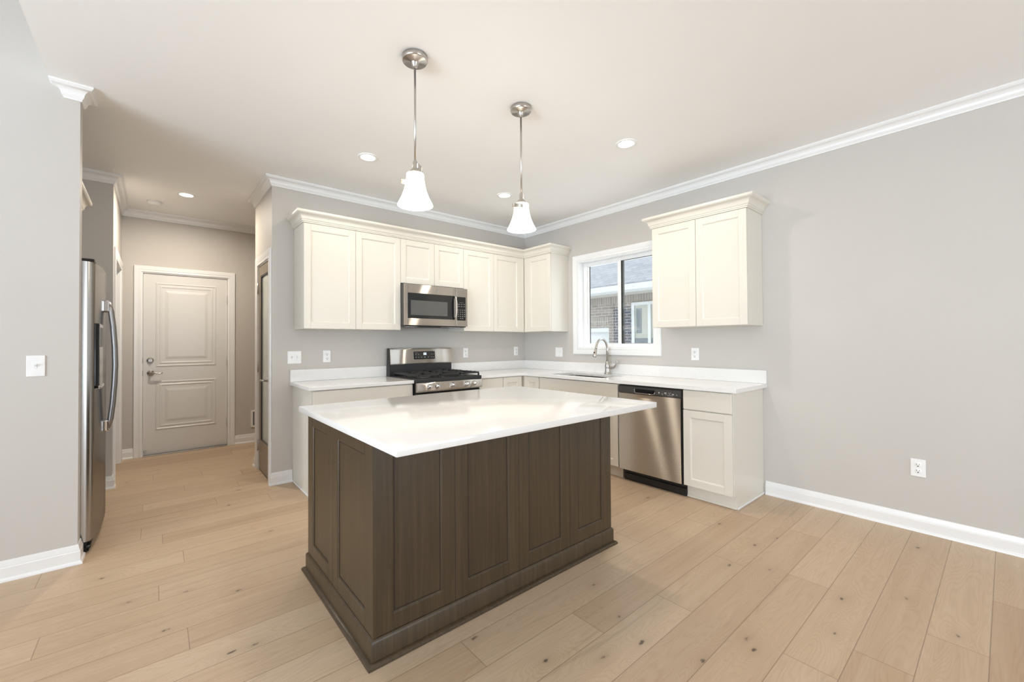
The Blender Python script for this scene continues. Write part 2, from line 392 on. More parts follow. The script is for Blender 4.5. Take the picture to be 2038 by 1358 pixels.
# ------------------------------------------------------------------ key dimensions (metres; x right along the range wall, y away, corner of the kitchen at 0,0)
XL, HX, YD, YA = -3.104, -4.203, 1.993, .83      # pantry wall, hall left wall, hall end wall, alcove back wall
PY = .80                                         # far face of the pantry block
YW, YWB, XW, XE = -.754, -.655, -4.257, -4.379   # left wall front/back face, its end, edge of the low ceiling
HC, CB = 2.766, 2.686                             # ceiling, bottom of crown moulding
TALL = 5.2; XR0, YR0 = -8.6, -9.0

# ------------------------------------------------------------------ floor (one plank = one face)
def build_floor():
    ys = [-2.5175-.1775*i for i in range(0, 40)]
    ys = [y for y in ys if y > YR0]+[YR0]
    ys = ys[::-1]+[-2.349, -2.18, -2.013, -1.845, -1.678, -1.51, -1.345, -1.14, -.96, -.77, -.60, -.40, -.20, -.02, .15, .33, .51, .72, .90, 1.09, 1.27, 1.45, 1.63, 1.81, YD]
    ends = {-3.1: [-1.35, -1.968], -3.3: [-.618], -3.65: [-1.94], -4.0: [-1.337], -3.5: [-1.25], -3.85: [-1.70], -2.6: [-1.547], -4.2: [-.765],
            -2.75: [-2.909], -2.95: [-2.402], -1.4: [-3.895], -.85: [-4.394], -1.6: [-4.296], -.7: [-3.873], -1.05: [-3.778], .05: [-3.983], -.1: [-3.53],
            .4: [-3.71], .25: [-3.33], .8: [-3.554], 1.0: [-3.925]}
    knots = [(-1.036, -3.168), (-.358, -3.652), (-1.303, -3.645), (-1.062, -3.847), (-1.636, -3.53), (-1.578, -3.476), (-1.633, -3.686), (-1.96, -3.457), (-2.014, -3.502),
             (-2.228, -3.397), (-2.325, -3.185), (-2.257, -3.027), (-1.75, -2.744), (-.316, -3.814), (-.82, -3.225), (-1.257, -4.027), (-1.281, -3.325), (-.884, -2.897),
             (-3.668, -2.143), (-3.59, -2.154), (-3.312, -1.006), (-4.136, -1.057), (-3.782, -1.497), (-3.468, -.293), (-4.119, .956), (-3.902, 1.25), (-3.129, .558), (-3.582, -1.66), (-4.016, -1.429),
             (-2.853, -2.715), (-2.703, -2.997), (-2.516, -3.134), (-2.141, -2.792), (-2.701, -2.738)]
    bm = bmesh.new(); u1 = bm.loops.layers.uv.new('near'); u2 = bm.loops.layers.uv.new('far'); rows = []
    for y0, y1 in zip(ys, ys[1:]):
        e = sorted(x for k, v in ends.items() if y0 < k < y1 for x in v)
        if not e: e = [random.uniform(-2.2, -.3)]
        x = e[0]
        while x > XR0+.9: x -= random.uniform(1.7, 2.3); e.insert(0, x)
        e = [q for q in e if q > XR0+.3]
        x = e[-1]
        while x < .15-.9:
            x += random.uniform(1.7, 2.3)
            if x < -.25: e.append(x)
        e = [XR0]+e+[.15]
        for x0, x1 in zip(e, e[1:]):
            f = bm.faces.new([bm.verts.new(p) for p in ((x0, y0, 0), (x1, y0, 0), (x1, y1, 0), (x0, y1, 0))])
            for l in f.loops:
                p = l.vert.co; l[u1].uv = (p.x-x0, p.y-y0); l[u2].uv = (x1-p.x, y1-p.y)
            kk = [k for k in knots if x0 < k[0] < x1 and y0 < k[1] < y1]
            random.shuffle(kk)
            while len(kk) < 2:
                kk.append((random.uniform(x0, x1), random.uniform(y0+.02, y1-.02)) if random.random() < .12 else (60., 60.))
            rows.append((random.random(), min(1, max(0, random.gauss(.5, .22))), kk[0], kk[1]))
    me = bpy.data.meshes.new('floor'); bm.to_mesh(me); bm.free(); me.materials.append(M['floor'])
    for n, i in (('seed', 0), ('tone', 1)):
        a = me.attributes.new(n, 'FLOAT', 'FACE'); a.data.foreach_set('value', [r[i] for r in rows])
    for n, i in (('knot_a', 2), ('knot_b', 3)):
        a = me.attributes.new(n, 'FLOAT_VECTOR', 'FACE'); a.data.foreach_set('vector', [c for r in rows for c in (r[i][0], r[i][1], 0.)])
    o = bpy.data.objects.new('floor', me); COL.objects.link(o); o['kind'] = 'structure'
build_floor()

# ------------------------------------------------------------------ walls and ceilings
struct('ceiling', B().box(XE, .15, YR0-.1, YD+.15, HC, HC+.2).box(XR0-.1, XE, YWB-.02, YD+.15, HC, HC+.2), M['ceiling'])
struct('ceiling_high', B().box(XR0-.1, XE+.12, YR0-.1, YW, TALL, TALL+.15), M['ceiling'])
struct('wall_header', B().box(XE, XE+.12, YR0, YW, HC+.2, TALL), M['wall'])
WY0, WY1, WZ0, WZ1 = -.928, -1.915, 1.19, 2.222      # kitchen window opening
struct('wall_right', B().box(0, .15, YR0-.1, WY1, 0, HC).box(0, .15, WY0, .12, 0, HC).box(0, .15, WY1, WY0, 0, WZ0).box(0, .15, WY1, WY0, WZ1, HC), M['wall'])
struct('wall_back', B().box(XL, .0, 0, .10, 0, HC), M['wall'])
DY0, DY1, DZ = .10, .625, 2.05                      # pantry door opening
struct('wall_pantry', B().box(XL, XL+.12, DY1, PY, 0, HC).box(XL, XL+.12, DY0, DY1, DZ, HC).box(XL+.12, -1.4, PY-.12, PY, 0, HC).box(-1.52, -1.4, .10, PY-.12, 0, HC), M['wall'])
HD0, HD1, HDZ = -4.033, -3.2, 2.085                  # hall door opening
struct('wall_hall_end', B().box(-5.3, HD0, YD, YD+.12, 0, HC).box(HD1, -1.2, YD, YD+.12, 0, HC).box(HD0, HD1, YD, YD+.12, HDZ, HC).box(HD0, HD1, YD+.10, YD+.12, 0, HDZ), M['wall'])  # last box: unseen backing added to keep light out of the door gap
OY0, OY1, OZ = .99, 1.82, 2.06                       # cased opening in the hall's left wall
struct('wall_hall_left', B().box(HX-.12, HX, YA, OY0, 0, HC).box(HX-.12, HX, OY1, YD, 0, HC).box(HX-.12, HX, OY0, OY1, OZ, HC), M['wall'])
struct('wall_alcove_back', B().box(-5.3, HX-.12, YA, YA+.12, 0, HC), M['wall'])
struct('wall_alcove_left', B().box(-5.42, -5.3, YWB, YD+.12, 0, HC), M['wall'])
struct('wall_hall_right', B().box(-1.4, -1.28, PY-.12, YD, 0, HC), M['wall'])
wl = B(); wl.box(XR0, XW, YW, YWB, 0, HC, 0); wl.box(XR0, XE+.12, YW, YWB, HC, TALL)
struct('wall_left', wl, M['wall'])
struct('wall_far_left', B().box(XR0-.12, XR0, YR0, -7.3, 0, TALL).box(XR0-.12, XR0, -1.9, YW, 0, TALL).box(XR0-.12, XR0, -7.3, -1.9, 0, .6).box(XR0-.12, XR0, -7.3, -1.9, 4.2, TALL), M['wall'])
struct('wall_rear', B().box(XR0-.12, -5.9, YR0-.12, YR0, 0, TALL).box(-5.9, -3.3, YR0-.12, YR0, .35, 2.65).box(-.5, .0, YR0-.12, YR0, 0, HC).box(-5.9, -.5, YR0-.12, YR0, 0, .35).box(-5.9, -.5, YR0-.12, YR0, 2.65, HC).box(-5.9, XE+.12, YR0-.12, YR0, HC, TALL), M['wall'])

# ------------------------------------------------------------------ mouldings
CR = [(0, CB), (.008, CB), (.009, CB+.010), (.013, CB+.014), (.015, CB+.020)]
for i in range(7):
    t = i/6*PI/2; CR.append((.018+.030*(1-math.cos(t)), CB+.024+.034*math.sin(t)))
CR += [(.053, CB+.060), (.056, CB+.065), (.061, CB+.069), (.061, HC-.0005), (0, HC-.0005)]
BBH = .110
BP = [(0, .0005), (.023, .0005), (.0225, .008), (.019, .015), (.0135, .019), (.0135, .072), (.0105, .076), (.0105, .082), (.006, .094), (.006, .102), (.003, .109), (0, .11)]
def mould(name, prof, path): return struct(name, B().sweep(prof, path), M['trim'], None, 30)
mould('trim_1', CR, [(-1.4, PY), (XL, PY), (XL, 0), (0, 0), (0, YR0)])
mould('trim_2', CR, [(-4.318, YW+.002), (-4.318, YW), (XW, YW), (XW, YWB), (-5.3, YWB), (-5.3, YA), (HX, YA), (HX, YD), (-1.4, YD)])
mould('baseboard_right', BP, [(0, -2.895), (0, YR0)])
mould('baseboard_back', BP, [(XL, DY0-.087), (XL, 0), (-2.935, 0)])
mould('baseboard_pantry', BP, [(-1.4, PY), (XL, PY), (XL, DY1+.087)])
mould('baseboard_left', BP, [(XR0, YW), (XW, YW), (XW, YWB), (-4.4, YWB)])
mould('baseboard_hall_left', BP, [(-4.4, YA), (HX, YA), (HX, OY0-.088)])
mould('baseboard_hall_end', BP, [(HX, YD), (HD0-.066, YD)])
mould('baseboard_hall_right', BP, [(HD1+.066, YD), (-1.4, YD)])

def casing(name, x0, x1, z1, w, loc, rotz, z0=None, jamb=.12):
    """door or window casing in local xz (front faces -y), with jamb lining the opening"""
    b = B(); t0, t1 = .012, .018
    def leg(a0, a1, horizontal, c0, c1):
        pass
    prof = [(0, 0), (0, -t0), (w*.22, -t0), (w*.30, -t0*.8), (w*.42, -t1*.8), (w*.8, -t1), (w*.93, -t1), (w, -t1*.7), (w, 0)]   # (distance from opening, depth)
    pts = [(x0, z0 if z0 is not None else 0.001), (x0, z1), (x1, z1), (x1, z0 if z0 is not None else 0.001)]
    closed = z0 is not None
    n = 4; rings = []
    for i in range(n):
        sx = -1 if pts[i][0] == x0 else 1; sz = 1 if pts[i][1] == z1 else (-1 if closed else 0)
        rings.append([b.bm.verts.new((pts[i][0]+sx*d, y, pts[i][1]+sz*d)) for d, y in prof])
    fs = []; k = len(prof)
    for i in range(n if closed else n-1):
        A, Bq = rings[i], rings[(i+1) % n]
        for j in range(k): fs.append(b.bm.faces.new((A[j], Bq[j], Bq[(j+1) % k], A[(j+1) % k])))
    if not closed: fs += [b.bm.faces.new(rings[0]), b.bm.faces.new(rings[-1][::-1])]
    bmesh.ops.recalc_face_normals(b.bm, faces=fs)
    if jamb:
        e = .012; zb = z0 if closed else .001
        b.box(x0-.0, x0+e, -.001, jamb, zb, z1); b.box(x1-e, x1, -.001, jamb, zb, z1); b.box(x0+e, x1-e, -.001, jamb, z1-e, z1)
        if closed: b.box(x0+e, x1-e, -.001, jamb, z0, z0+e)
    b.xf(Matrix.Translation(loc) @ Matrix.Rotation(rotz, 4, 'Z'))
    return struct(name, b, M['trim'], None, 30)
casing('trim_3', HD0, HD1, HDZ, .066, (0, YD, 0), 0)                                   # hall door casing
casing('trim_4', -DY1, -DY0, DZ, .085, (XL, 0, 0), RW)                                 # pantry door casing (front faces -x)
casing('trim_5', OY0, OY1, OZ, .085, (HX, 0, 0), PI/2)                                 # cased opening, front faces +x

# ------------------------------------------------------------------ doors
d1 = sroot('door_1', (0, YD, 0))
def hall_door():
    b = B(); x0, x1, z0, z1 = HD0+.014, HD1-.014, .012, HDZ-.014; y0, y1 = .014, .054
    b.box(x0, x1, y0, y1, z0, z1, .002)
    s = obj('door_slab', b, M['door'], d1)
    for (pz0, pz1) in ((1.005, 1.972), (.283, .842)):
        px0, px1 = -3.908, -3.330
        p = B()
        # sticking: two raised beads and a raised field with sloped shoulders
        prof = [(0, y0), (.004, y0-.005), (.014, y0-.006), (.02, y0-.001), (.034, y0-.001), (.040, y0-.005), (.05, y0-.005), (.058, y0-.0012), (.085, y0-.0015), (.115, y0-.007)]
        R = []
        for dd, yy in prof:
            R.append([p.bm.verts.new(q) for q in ((px0+dd, yy, pz0+dd), (px1-dd, yy, pz0+dd), (px1-dd, yy, pz1-dd), (px0+dd, yy, pz1-dd))])
        for A, C in zip(R, R[1:]):
            for i in range(4): p.bm.faces.new((A[i], A[(i+1) % 4], C[(i+1) % 4], C[i]))
        p.bm.faces.new(R[-1])
        obj('door_panel', p, M['door'], d1)
    obj('deadbolt', B().lathe([(.0, -.022), (.016, -.022), (.018, -.018), (.030, -.010), (.033, -.004), (.033, .001)], 28, (-3.955, y0, 1.079), (0, 1, 0)).box(-3.958, -3.952, y0-.034, y0-.02, 1.066, 1.092, .002), M['nickel'], d1, True)
    h = obj('door_handle', B().lathe([(.0, -.03), (.012, -.03), (.012, -.014), (.030, -.008), (.033, -.003), (.033, .001)], 28, (-3.952, y0, .935), (0, 1, 0)), M['nickel'], d1, True)
    obj('lever', B().tube([(-3.952, y0-.028, .935), (-3.952, y0-.05, .935), (-3.938, y0-.056, .937), (-3.91, y0-.056, .938), (-3.885, y0-.054, .930), (-3.862, y0-.052, .932), (-3.845, y0-.05, .938)], [.010, .010, .010, .009, .008, .007, .005], 12), M['nickel'], h, True)
    for z in (1.808, 1.043, .293):
        obj('hinge', B().box(HD1-.018, HD1-.002, y0-.004, y0+.03, z-.05, z+.05, .001).cyl((HD1-.013, y0-.007, z-.052), (HD1-.013, y0-.007, z+.052), .006, n=12), M['nickel'], d1, 40)
    obj('door_bolt', B().cyl((HD0+.03, y0, .06), (HD0+.03, y0-.012, .06), .008, n=12).cyl((HD0+.045, y0, .062), (HD0+.045, y0-.012, .062), .005, n=12), M['chrome'], d1, True)
    obj('threshold', B().box(HD0+.013, HD1-.013, -.03, .06, .0005, .012, .003), M['nickel'], d1)
    obj('strike_plate', B().box(HD0+.011, HD0+.0145, -.001, .013, 1.05, 1.11).box(HD0+.011, HD0+.0145, -.001, .013, .905, .965), M['grey'], d1)
hall_door()
d2 = sroot('door_2', (XL, 0, 0), RW)       # pantry door, local x = -y
def pantry_door():
    x0, x1 = -DY1+.014, -DY0-.014; y0, y1 = .003, .038; z0, z1 = .012, DZ-.014
    gx0, gx1, gz0, gz1 = -.536, x1-.075, .305, 1.938
    b = B().box(x0, gx0, y0, y1, z0, z1, .002).box(gx1, x1, y0, y1, z0, z1, .002).box(gx0, gx1, y0, y1, z0, gz0, .002).box(gx0, gx1, y0, y1, gz1, z1, .002)
    obj('door_slab', b, M['pantry'], d2)
    obj('glass_bead', B().frame(gx0, gx1, gz0, gz1, .012, y0+.003, y1-.003, .002), M['grey'], d2)
    obj('glass', B().box(gx0+.01, gx1-.01, y0+.014, y0+.02, gz0+.01, gz1-.01), M['frost'], d2)
    for z in (1.82, 1.03, .247):
        obj('hinge', B().box(x0-.012, x0+.006, y0-.006, y0+.02, z-.05, z+.05, .001).cyl((x0-.003, y0-.010, z-.053), (x0-.003, y0-.010, z+.053), .007, n=12), M['nickel'], d2, 40)
    hx = x1-.035
    h = obj('door_handle', B().lathe([(0, -.03), (.011, -.03), (.011, -.012), (.026, -.008), (.028, -.002), (.028, .001)], 24, (hx, y0, .925), (0, 1, 0)), M['nickel'], d2, True)
    obj('lever', B().tube([(hx, y0-.028, .925), (hx, y0-.052, .925), (hx-.02, y0-.056, .925), (hx-.06, y0-.056, .926), (hx-.10, y0-.052, .922)], [.009, .009, .009, .008, .006], 12), M['nickel'], h, True)
pantry_door()

# ------------------------------------------------------------------ window over the sink
w1 = sroot('window_1', (0, 0, 0), RW)      # local x = -y, local y = x
def window():
    x0, x1, z0, z1 = -WY0, -WY1, WZ0, WZ1
    b = B(); b.frame(x0+.012, x1-.012, z0+.012, z1-.012, .045, .095, .15, .002)
    obj('window_frame', b, M['vinyl'], w1)
    xm = 1.44
    l = obj('sash', B().frame(x0+.05, xm-.002, z0+.02, z1-.022, .028, .115, .14, .002), M['vinyl'], w1)
    obj('gasket', B().frame(x0+.076, xm-.028, z0+.046, z1-.048, .006, .122, .134, 0), M['seal_and_reflection'], l)
    obj('pane', B().box(x0+.077, xm-.029, .127, .130, z0+.047, z1-.049), M['pane'], l)
    r = obj('sash', B().frame(xm-.02, x1-.03, z0+.012, z1-.012, .042, .088, .112, .002), M['vinyl'], w1)
    obj('gasket', B().frame(xm+.021, x1-.071, z0+.052, z1-.053, .005, .094, .110, 0).box(xm+.024, xm+.042, .104, .128, z0+.055, z1-.056), M['seal_and_reflection'], r)  # last box is a dark strip painted for bricks reflected in the sash
    obj('pane', B().box(xm+.023, x1-.073, .100, .103, z0+.054, z1-.055), M['pane'], r)
window()
casing('trim_6', -WY0, -WY1, WZ1, .072, (0, 0, 0), RW, z0=WZ0, jamb=.149)

# ------------------------------------------------------------------ neighbour's house seen through the window
def neighbour():
    X = 4.4
    t = thing('brick_house', 'brick house next door with grey shingle roof, seen through the kitchen window', 'house', (X, 1.5, -.35))
    def w(b): return b.xf(Matrix.Translation((-X, -1.5, .35)))
    obj('brick_wall', w(B().box(X, X+.25, -4, 1.80, -.35, 2.16).box(X, X+.25, 1.80, 6, 1.60, 2.16).box(X, X+.25, 4.3, 6, -.35, 1.6)), M['brick'], t)
    obj('soldier_course', w(B().box(X-.004, X, -4, 6, 2.157, 2.325).box(X-.004, X, 1.80, 4.3, 1.655, 1.86)), M['soldier'], t, kind=None)
    obj('pane_reflection_patch', w(B().box(X-.012, X, 1.20, 1.655, -.35, 2.06)), M['brick_reflection'], t)  # slab of bricks coloured dark to stand for a reflection in the pane
    obj('soffit', w(B().box(3.95, X+.25, -4, 6, 2.33, 2.35).box(X-.03, X, -4, 6, 2.325, 2.345)), M['soffit'], t)
    obj('fascia', w(B().box(3.93, 3.955, -4, 6, 2.33, 2.47)), M['siding'], t)
    obj('gutter', w(B().prism([(3.93, 2.36), (3.93, 2.48), (3.80, 2.48), (3.80, 2.46), (3.815, 2.41), (3.84, 2.37)], 'y', -4, 6)), M['siding'], t)
    obj('roof', w(B().prism([(3.86, 2.49), (3.86, 2.52), (8.2, 5.75), (8.2, 5.70)], 'y', -4, 6)), M['shingle'], t)
    g = obj('garage_door', w(B().box(X+.12, X+.16, 1.8, 4.3, -.35, 1.5)), M['siding'], t)
    obj('garage_door_trim', w(B().box(X+.02, X+.13, 1.8, 4.3, 1.5, 1.6).box(X+.02, X+.13, 1.80, 1.84, -.35, 1.5)), M['siding'], g)
    wn = obj('window', w(B().xf(Matrix.Identity(4)).box(X-.03, X+.02, 1.10, 1.175, 1.16, 2.14).box(X-.03, X+.02, -.15, -.07, 1.16, 2.14).box(X-.03, X+.02, -.07, 1.10, 2.07, 2.14).box(X-.03, X+.02, -.07, 1.10, 1.16, 1.23).box(X-.035, X+.02, .70, .77, 1.23, 2.07)), M['siding'], t)
    obj('window_blind', w(B().box(X-.010, X-.005, -.07, 1.10, 1.34, 2.07)), M['curtain'], wn)
    obj('dark_room', w(B().box(X-.006, X-.001, -.07, 1.10, 1.23, 1.34)), M['far_dark'], wn)
    obj('pane', w(B().box(X-.024, X-.020, -.07, 1.10, 1.23, 2.07)), M['pane'], wn)
    obj('shutter_reflection', w(B().box(X-.016, X-.011, .93, 1.06, 1.45, 2.0)), M['far_dark'], wn).name = 'dark_reflection'  # dark slab painted as a shutter reflection behind the pane
neighbour()

# ------------------------------------------------------------------ cabinet pieces (local frame: x along the front, front faces -y, wall at y=0)
def slab_door(x0, x1, z0, z1, yf, rail=.057, th=.020, rec=.010):
    """shaker door: frame with a small bevelled sticking and a recessed flat panel; yf = y of the front face"""
    b = B(); r = min(rail, .3*(x1-x0)); g = .007
    b.frame(x0, x1, z0, z1, r, yf, yf+th, .0018)
    o = (x0+r, x1-r, z0+r, z1-r)
    def ring(d, y): return [b.bm.verts.new(p) for p in ((o[0]+d, y, o[2]+d), (o[1]-d, y, o[2]+d), (o[1]-d, y, o[3]-d), (o[0]+d, y, o[3]-d))]
    R = [ring(0, yf+.002), ring(.003, yf+.003), ring(g, yf+rec-.002), ring(g+.001, yf+rec)]
    for A, C in zip(R, R[1:]):
        for i in range(4): b.bm.faces.new((A[i], A[(i+1) % 4], C[(i+1) % 4], C[i]))
    b.bm.faces.new(R[-1]); return b
def flat_front(x0, x1, z0, z1, yf, th=.020): return B().box(x0, x1, yf, yf+th, z0, z1, .003)

UB, UT, UD = 1.393, 2.318, .325
CCP = [(0, 0), (.010, 0), (.010, .010), (.016, .013), (.016, .022), (.022, .026)]
for i in range(6):
    t = i/5*PI/2; CCP.append((.024+.030*(1-math.cos(t)), .030+.040*math.sin(t)))
CCP += [(.060, .074), (.065, .080), (.065, .097), (0, .097)]
def upper(label, loc, rotz, W_, doors, z0=UB, depth=UD, fillers=(), group=None, cut=0):
    t = thing('wall_cabinet', label, 'cabinet', loc, rotz, group)
    b = B().box(0, W_, -(depth-.022), -.001, 0, UT-z0, .001)
    for a, c in fillers: b.box(a, c, -(depth-.004), -(depth-.022), 0.0, UT-z0)
    obj('cabinet_box', b, M['cab'], t)
    for a, c in doors: obj('cabinet_door', slab_door(a+.0015, c-.0015, .002, UT-z0-.003, -depth), M['cab'], t)
    return t
G1 = 'cream wall cabinets'
s0, s2, s3, s4, s5, s6 = -2.920, -2.008, -1.618, -1.240, -.8095, -.3785
upper('tall cream two-door wall cabinet at the left end, beside the microwave', (s0, 0, UB), 0, s2-s0, [(0, .456), (.456, s2-s0)], group=G1)
MZ = 1.868
upper('short cream two-door wall cabinet directly above the microwave', (s2, 0, MZ), 0, s4-s2, [(0, s3-s2), (s3-s2, s4-s2)], MZ, group=G1)
upper('cream two-door wall cabinet between microwave and room corner', (s4, 0, UB), 0, -s4-.001, [(0, s5-s4), (s5-s4, s6-s4)], fillers=[(s6-s4, s6-s4+.06)], group=G1)
upper('narrow single-door cream wall cabinet in the corner, left of the window', (0, -.305, UB), RW, .772-.305, [(.082, .772-.305)], depth=.317, fillers=[(.02, .082)], group=G1)
cm = B().sweep([(o, UT+z) for o, z in CCP], [(s0, -.002), (s0, -UD+.004), (-.313, -UD+.004), (-.313, -.772), (-.002, -.772)])
tag(obj('crown_molding', cm, M['cab'], None, 30), 'cream crown molding running along the top of the corner wall cabinets', 'molding')
ry0, ry1, ry2, RD = -2.0786, -2.4844, -2.8877, .3216
ru = upper('cream two-door wall cabinet to the right of the window, standing alone', (0, ry0, UB), RW, ry0-ry2, [(0, ry0-ry1), (ry0-ry1, ry0-ry2)], depth=RD, group=G1)
rc = B().sweep([(o, UT-UB+z) for o, z in CCP], [(0, -.002), (0, -RD+.004), (ry0-ry2, -RD+.004), (ry0-ry2, -.002)])
obj('crown_molding', rc, M['cab'], ru, 30)
# cabinet above the fridge (only the end of its crown shows)
fc = thing('wall_cabinet', 'cream cabinet above the fridge, mostly hidden by the left wall', 'cabinet', (-4.95, YWB+.03, 1.86), PI/2, G1)
FW = .47-(YWB+.03)
obj('cabinet_box', B().box(0, FW, -.555, .34, 0, UT-1.86, .001), M['cab'], fc)
obj('cabinet_door', slab_door(.002, FW/2-.0015, .002, UT-1.86-.003, -.577), M['cab'], fc)
obj('cabinet_door', slab_door(FW/2+.0015, FW-.002, .002, UT-1.86-.003, -.577), M['cab'], fc)
obj('crown_molding', B().sweep([(o, UT-1.86+z) for o, z in CCP], [(0, .3), (0, -.572), (FW, -.572), (FW, .3)]), M['cab'], fc, 30)

# base cabinets
BD, BT, TK, TH = .612, .880, .540, .108
GB = 'cream base cabinets'
def base(label, loc, rotz, W_, fronts, left_skin=False, right_skin=False, fillers=(), depth=BD, x_box=0, hollow=False):
    t = thing('base_cabinet', label, 'cabinet', loc, rotz, GB)
    d = depth-.022
    if hollow:
        b = B().box(0, .018, -d, -.002, TH, BT-.001).box(W_-.018, W_, -d, -.002, TH, BT-.001).box(.018, W_-.018, -d, -.002, TH, TH+.018).box(.018, W_-.018, -.02, -.002, TH+.018, BT-.001)
    else: b = B().box(x_box, W_, -d, -.002, TH, BT-.001, .001)
    for a, c in fillers: b.box(a, c, -(depth-.004), -d, TH, BT-.001)
    obj('cabinet_box', b, M['cab'], t)
    obj('toe_kick', B().box(x_box+.0, W_, -TK, -.01, .0015, TH), M['cab'], t)
    for kind, a, c, z0, z1 in fronts:
        if kind == 'door': obj('cabinet_door', slab_door(a+.0015, c-.0015, z0, z1, -depth), M['cab'], t)
        else: obj('drawer_front', flat_front(a+.0015, c-.0015, z0, z1, -depth), M['cab'], t)
    for on, xx in ((left_skin, -.006), (right_skin, W_)):
        if on:
            poly = [(-.002, .0015), (-TK, .0015), (-TK, TH), (-(depth-.021), TH), (-(depth-.021), BT-.001), (-.002, BT-.001)]
            sk = obj('side_panel', B().prism(poly, 'x', xx, xx+.006), M['cab'], t)
            obj('scribe_molding', B().box(xx-.008 if xx < 0 else xx+.006, xx if xx < 0 else xx+.014, -TK, -.002, .0015, .018, .003), M['trim'], sk)
    if right_skin or left_skin: obj('shoe_molding', B().box(x_box+.0, W_, -TK-.010, -TK, .0015, .018, .003), M['cab'], t)
    return t
base('cream base cabinet to the left of the range, at the end of the run', (-2.926, 0, 0), 0, .901, [('drawer', .004, .899, .735, BT-.006), ('door', .004, .45, TH+.005, .729), ('door', .45, .899, TH+.005, .729)], left_skin=True)
base('narrow cream drawer base between the range and the room corner', (-1.247, 0, 0), 0, .335, [('drawer', .002, .333, .62, BT-.006), ('drawer', .002, .333, .37, .614), ('drawer', .002, .333, TH+.005, .364)])
# corner (lazy susan) cabinet: L-shaped, two small doors meeting at the inner corner
cc = thing('base_cabinet', 'corner base cabinet whose two narrow doors meet at a right angle', 'cabinet', (0, 0, 0), 0, GB)
dd = BD-.022
obj('cabinet_box', B().prism([(-.911, -.002), (-.002, -.002), (-.002, -.873), (-dd, -.873), (-dd, -dd), (-.911, -dd)], 'z', TH, BT-.001), M['cab'], cc)
obj('toe_kick', B().prism([(-.911, -.01), (-.01, -.01), (-.01, -.873), (-TK, -.873), (-TK, -TK), (-.911, -TK)], 'z', .0015, TH), M['cab'], cc)
obj('cabinet_door', slab_door(-.909, -.634, TH+.005, BT-.006, -BD, .062), M['cab'], cc)
obj('cabinet_door', slab_door(.634, .871, TH+.005, BT-.006, -BD, .062).xf(Matrix.Rotation(RW, 4, 'Z')), M['cab'], cc)
base('cream sink base cabinet under the window with a blank false front', (0, -.875, 0), RW, 1.021, [('drawer', .002, 1.019, .70, BT-.006), ('door', .002, .51, TH+.005, .694), ('door', .51, 1.019, TH+.005, .694)], hollow=True)
DWa, DWb = -1.8985, -2.5015
base('cream base cabinet with one drawer and one door, right of the dishwasher', (0, -2.503, 0), RW, 2.875-2.503, [('drawer', .004, .374, .722, BT-.006), ('door', .004, .374, TH+.003, .714)], right_skin=True)

# countertops
CT, CU, CDp = .912, .881, .629
def edge(b): return b
lc = thing('countertop', 'short white quartz countertop to the left of the range', 'countertop', (-2.956, 0, CU))
obj('slab', B().box(0, 2.956-2.0225, -CDp, -.001, .0005, CT-CU, .003), M['quartz'], lc)
obj('backsplash', B().box(0, 2.956-2.0225, -.021, -.001, CT-CU+.0005, 1.022-CU, .002), M['quartz'], lc)
rcw = thing('countertop', 'long L-shaped white quartz countertop around the corner and sink', 'countertop', (0, 0, CU))
SY0, SY1, SX0, SX1 = -.965, -1.665, -.535, -.135      # sink cut-out
t_ = CT-CU
b = B()
b.box(-1.250, -.001, -CDp, -.001, .0005, t_, .0)
b.box(-CDp, -.001, SY0, -CDp, .0005, t_); b.box(-CDp, SX0, SY1, SY0, .0005, t_); b.box(SX1, -.001, SY1, SY0, .0005, t_); b.box(-CDp, -.001, -2.913, SY1, .0005, t_)
bmesh.ops.remove_doubles(b.bm, verts=b.bm.verts, dist=1e-5)
obj('slab', b, M['quartz'], rcw)
obj('backsplash', B().box(-1.250, -.021, -.021, -.001, t_+.0005, 1.022-CU, .002), M['quartz'], rcw)
obj('backsplash', B().box(-.021, -.001, -2.913, -.001, t_+.0005, 1.022-CU, .002), M['quartz'], rcw)

# sink
sk = thing('kitchen_sink', 'undermount stainless steel sink below the window', 'sink', ((SX0+SX1)/2, (SY0+SY1)/2, CU-.20))
def sink():
    a, c, h = (SX1-SX0)/2+.008, (SY0-SY1)/2+.008, .198
    b = B(); R = []
    for sx, sz, zz in ((a+.02, c+.02, h), (a, c, h), (a-.012, c-.012, .03), (a-.05, c-.05, .002), (.02, .02, -.004)):
        n = 32; ring = []
        for i in range(n):
            th = 2*PI*i/n; co, si = math.cos(th), math.sin(th); p = .16
            ring.append(b.bm.verts.new((sx*math.copysign(abs(co)**p, co), sz*math.copysign(abs(si)**p, si), zz)))
        R.append(ring)
    for A, C in zip(R, R[1:]):
        for i in range(32): b.bm.faces.new((A[i], A[(i+1) % 32], C[(i+1) % 32], C[i]))
    b.bm.faces.new(R[-1][::-1])
    obj('basin', b, M['sinksteel'], sk, 35)
    obj('drain', B().lathe([(.045, .004), (.042, .006), (.03, .004), (.012, .005), (.0, .008)], 24, (0, 0, 0)), M['chrome'], sk, True)
sink()
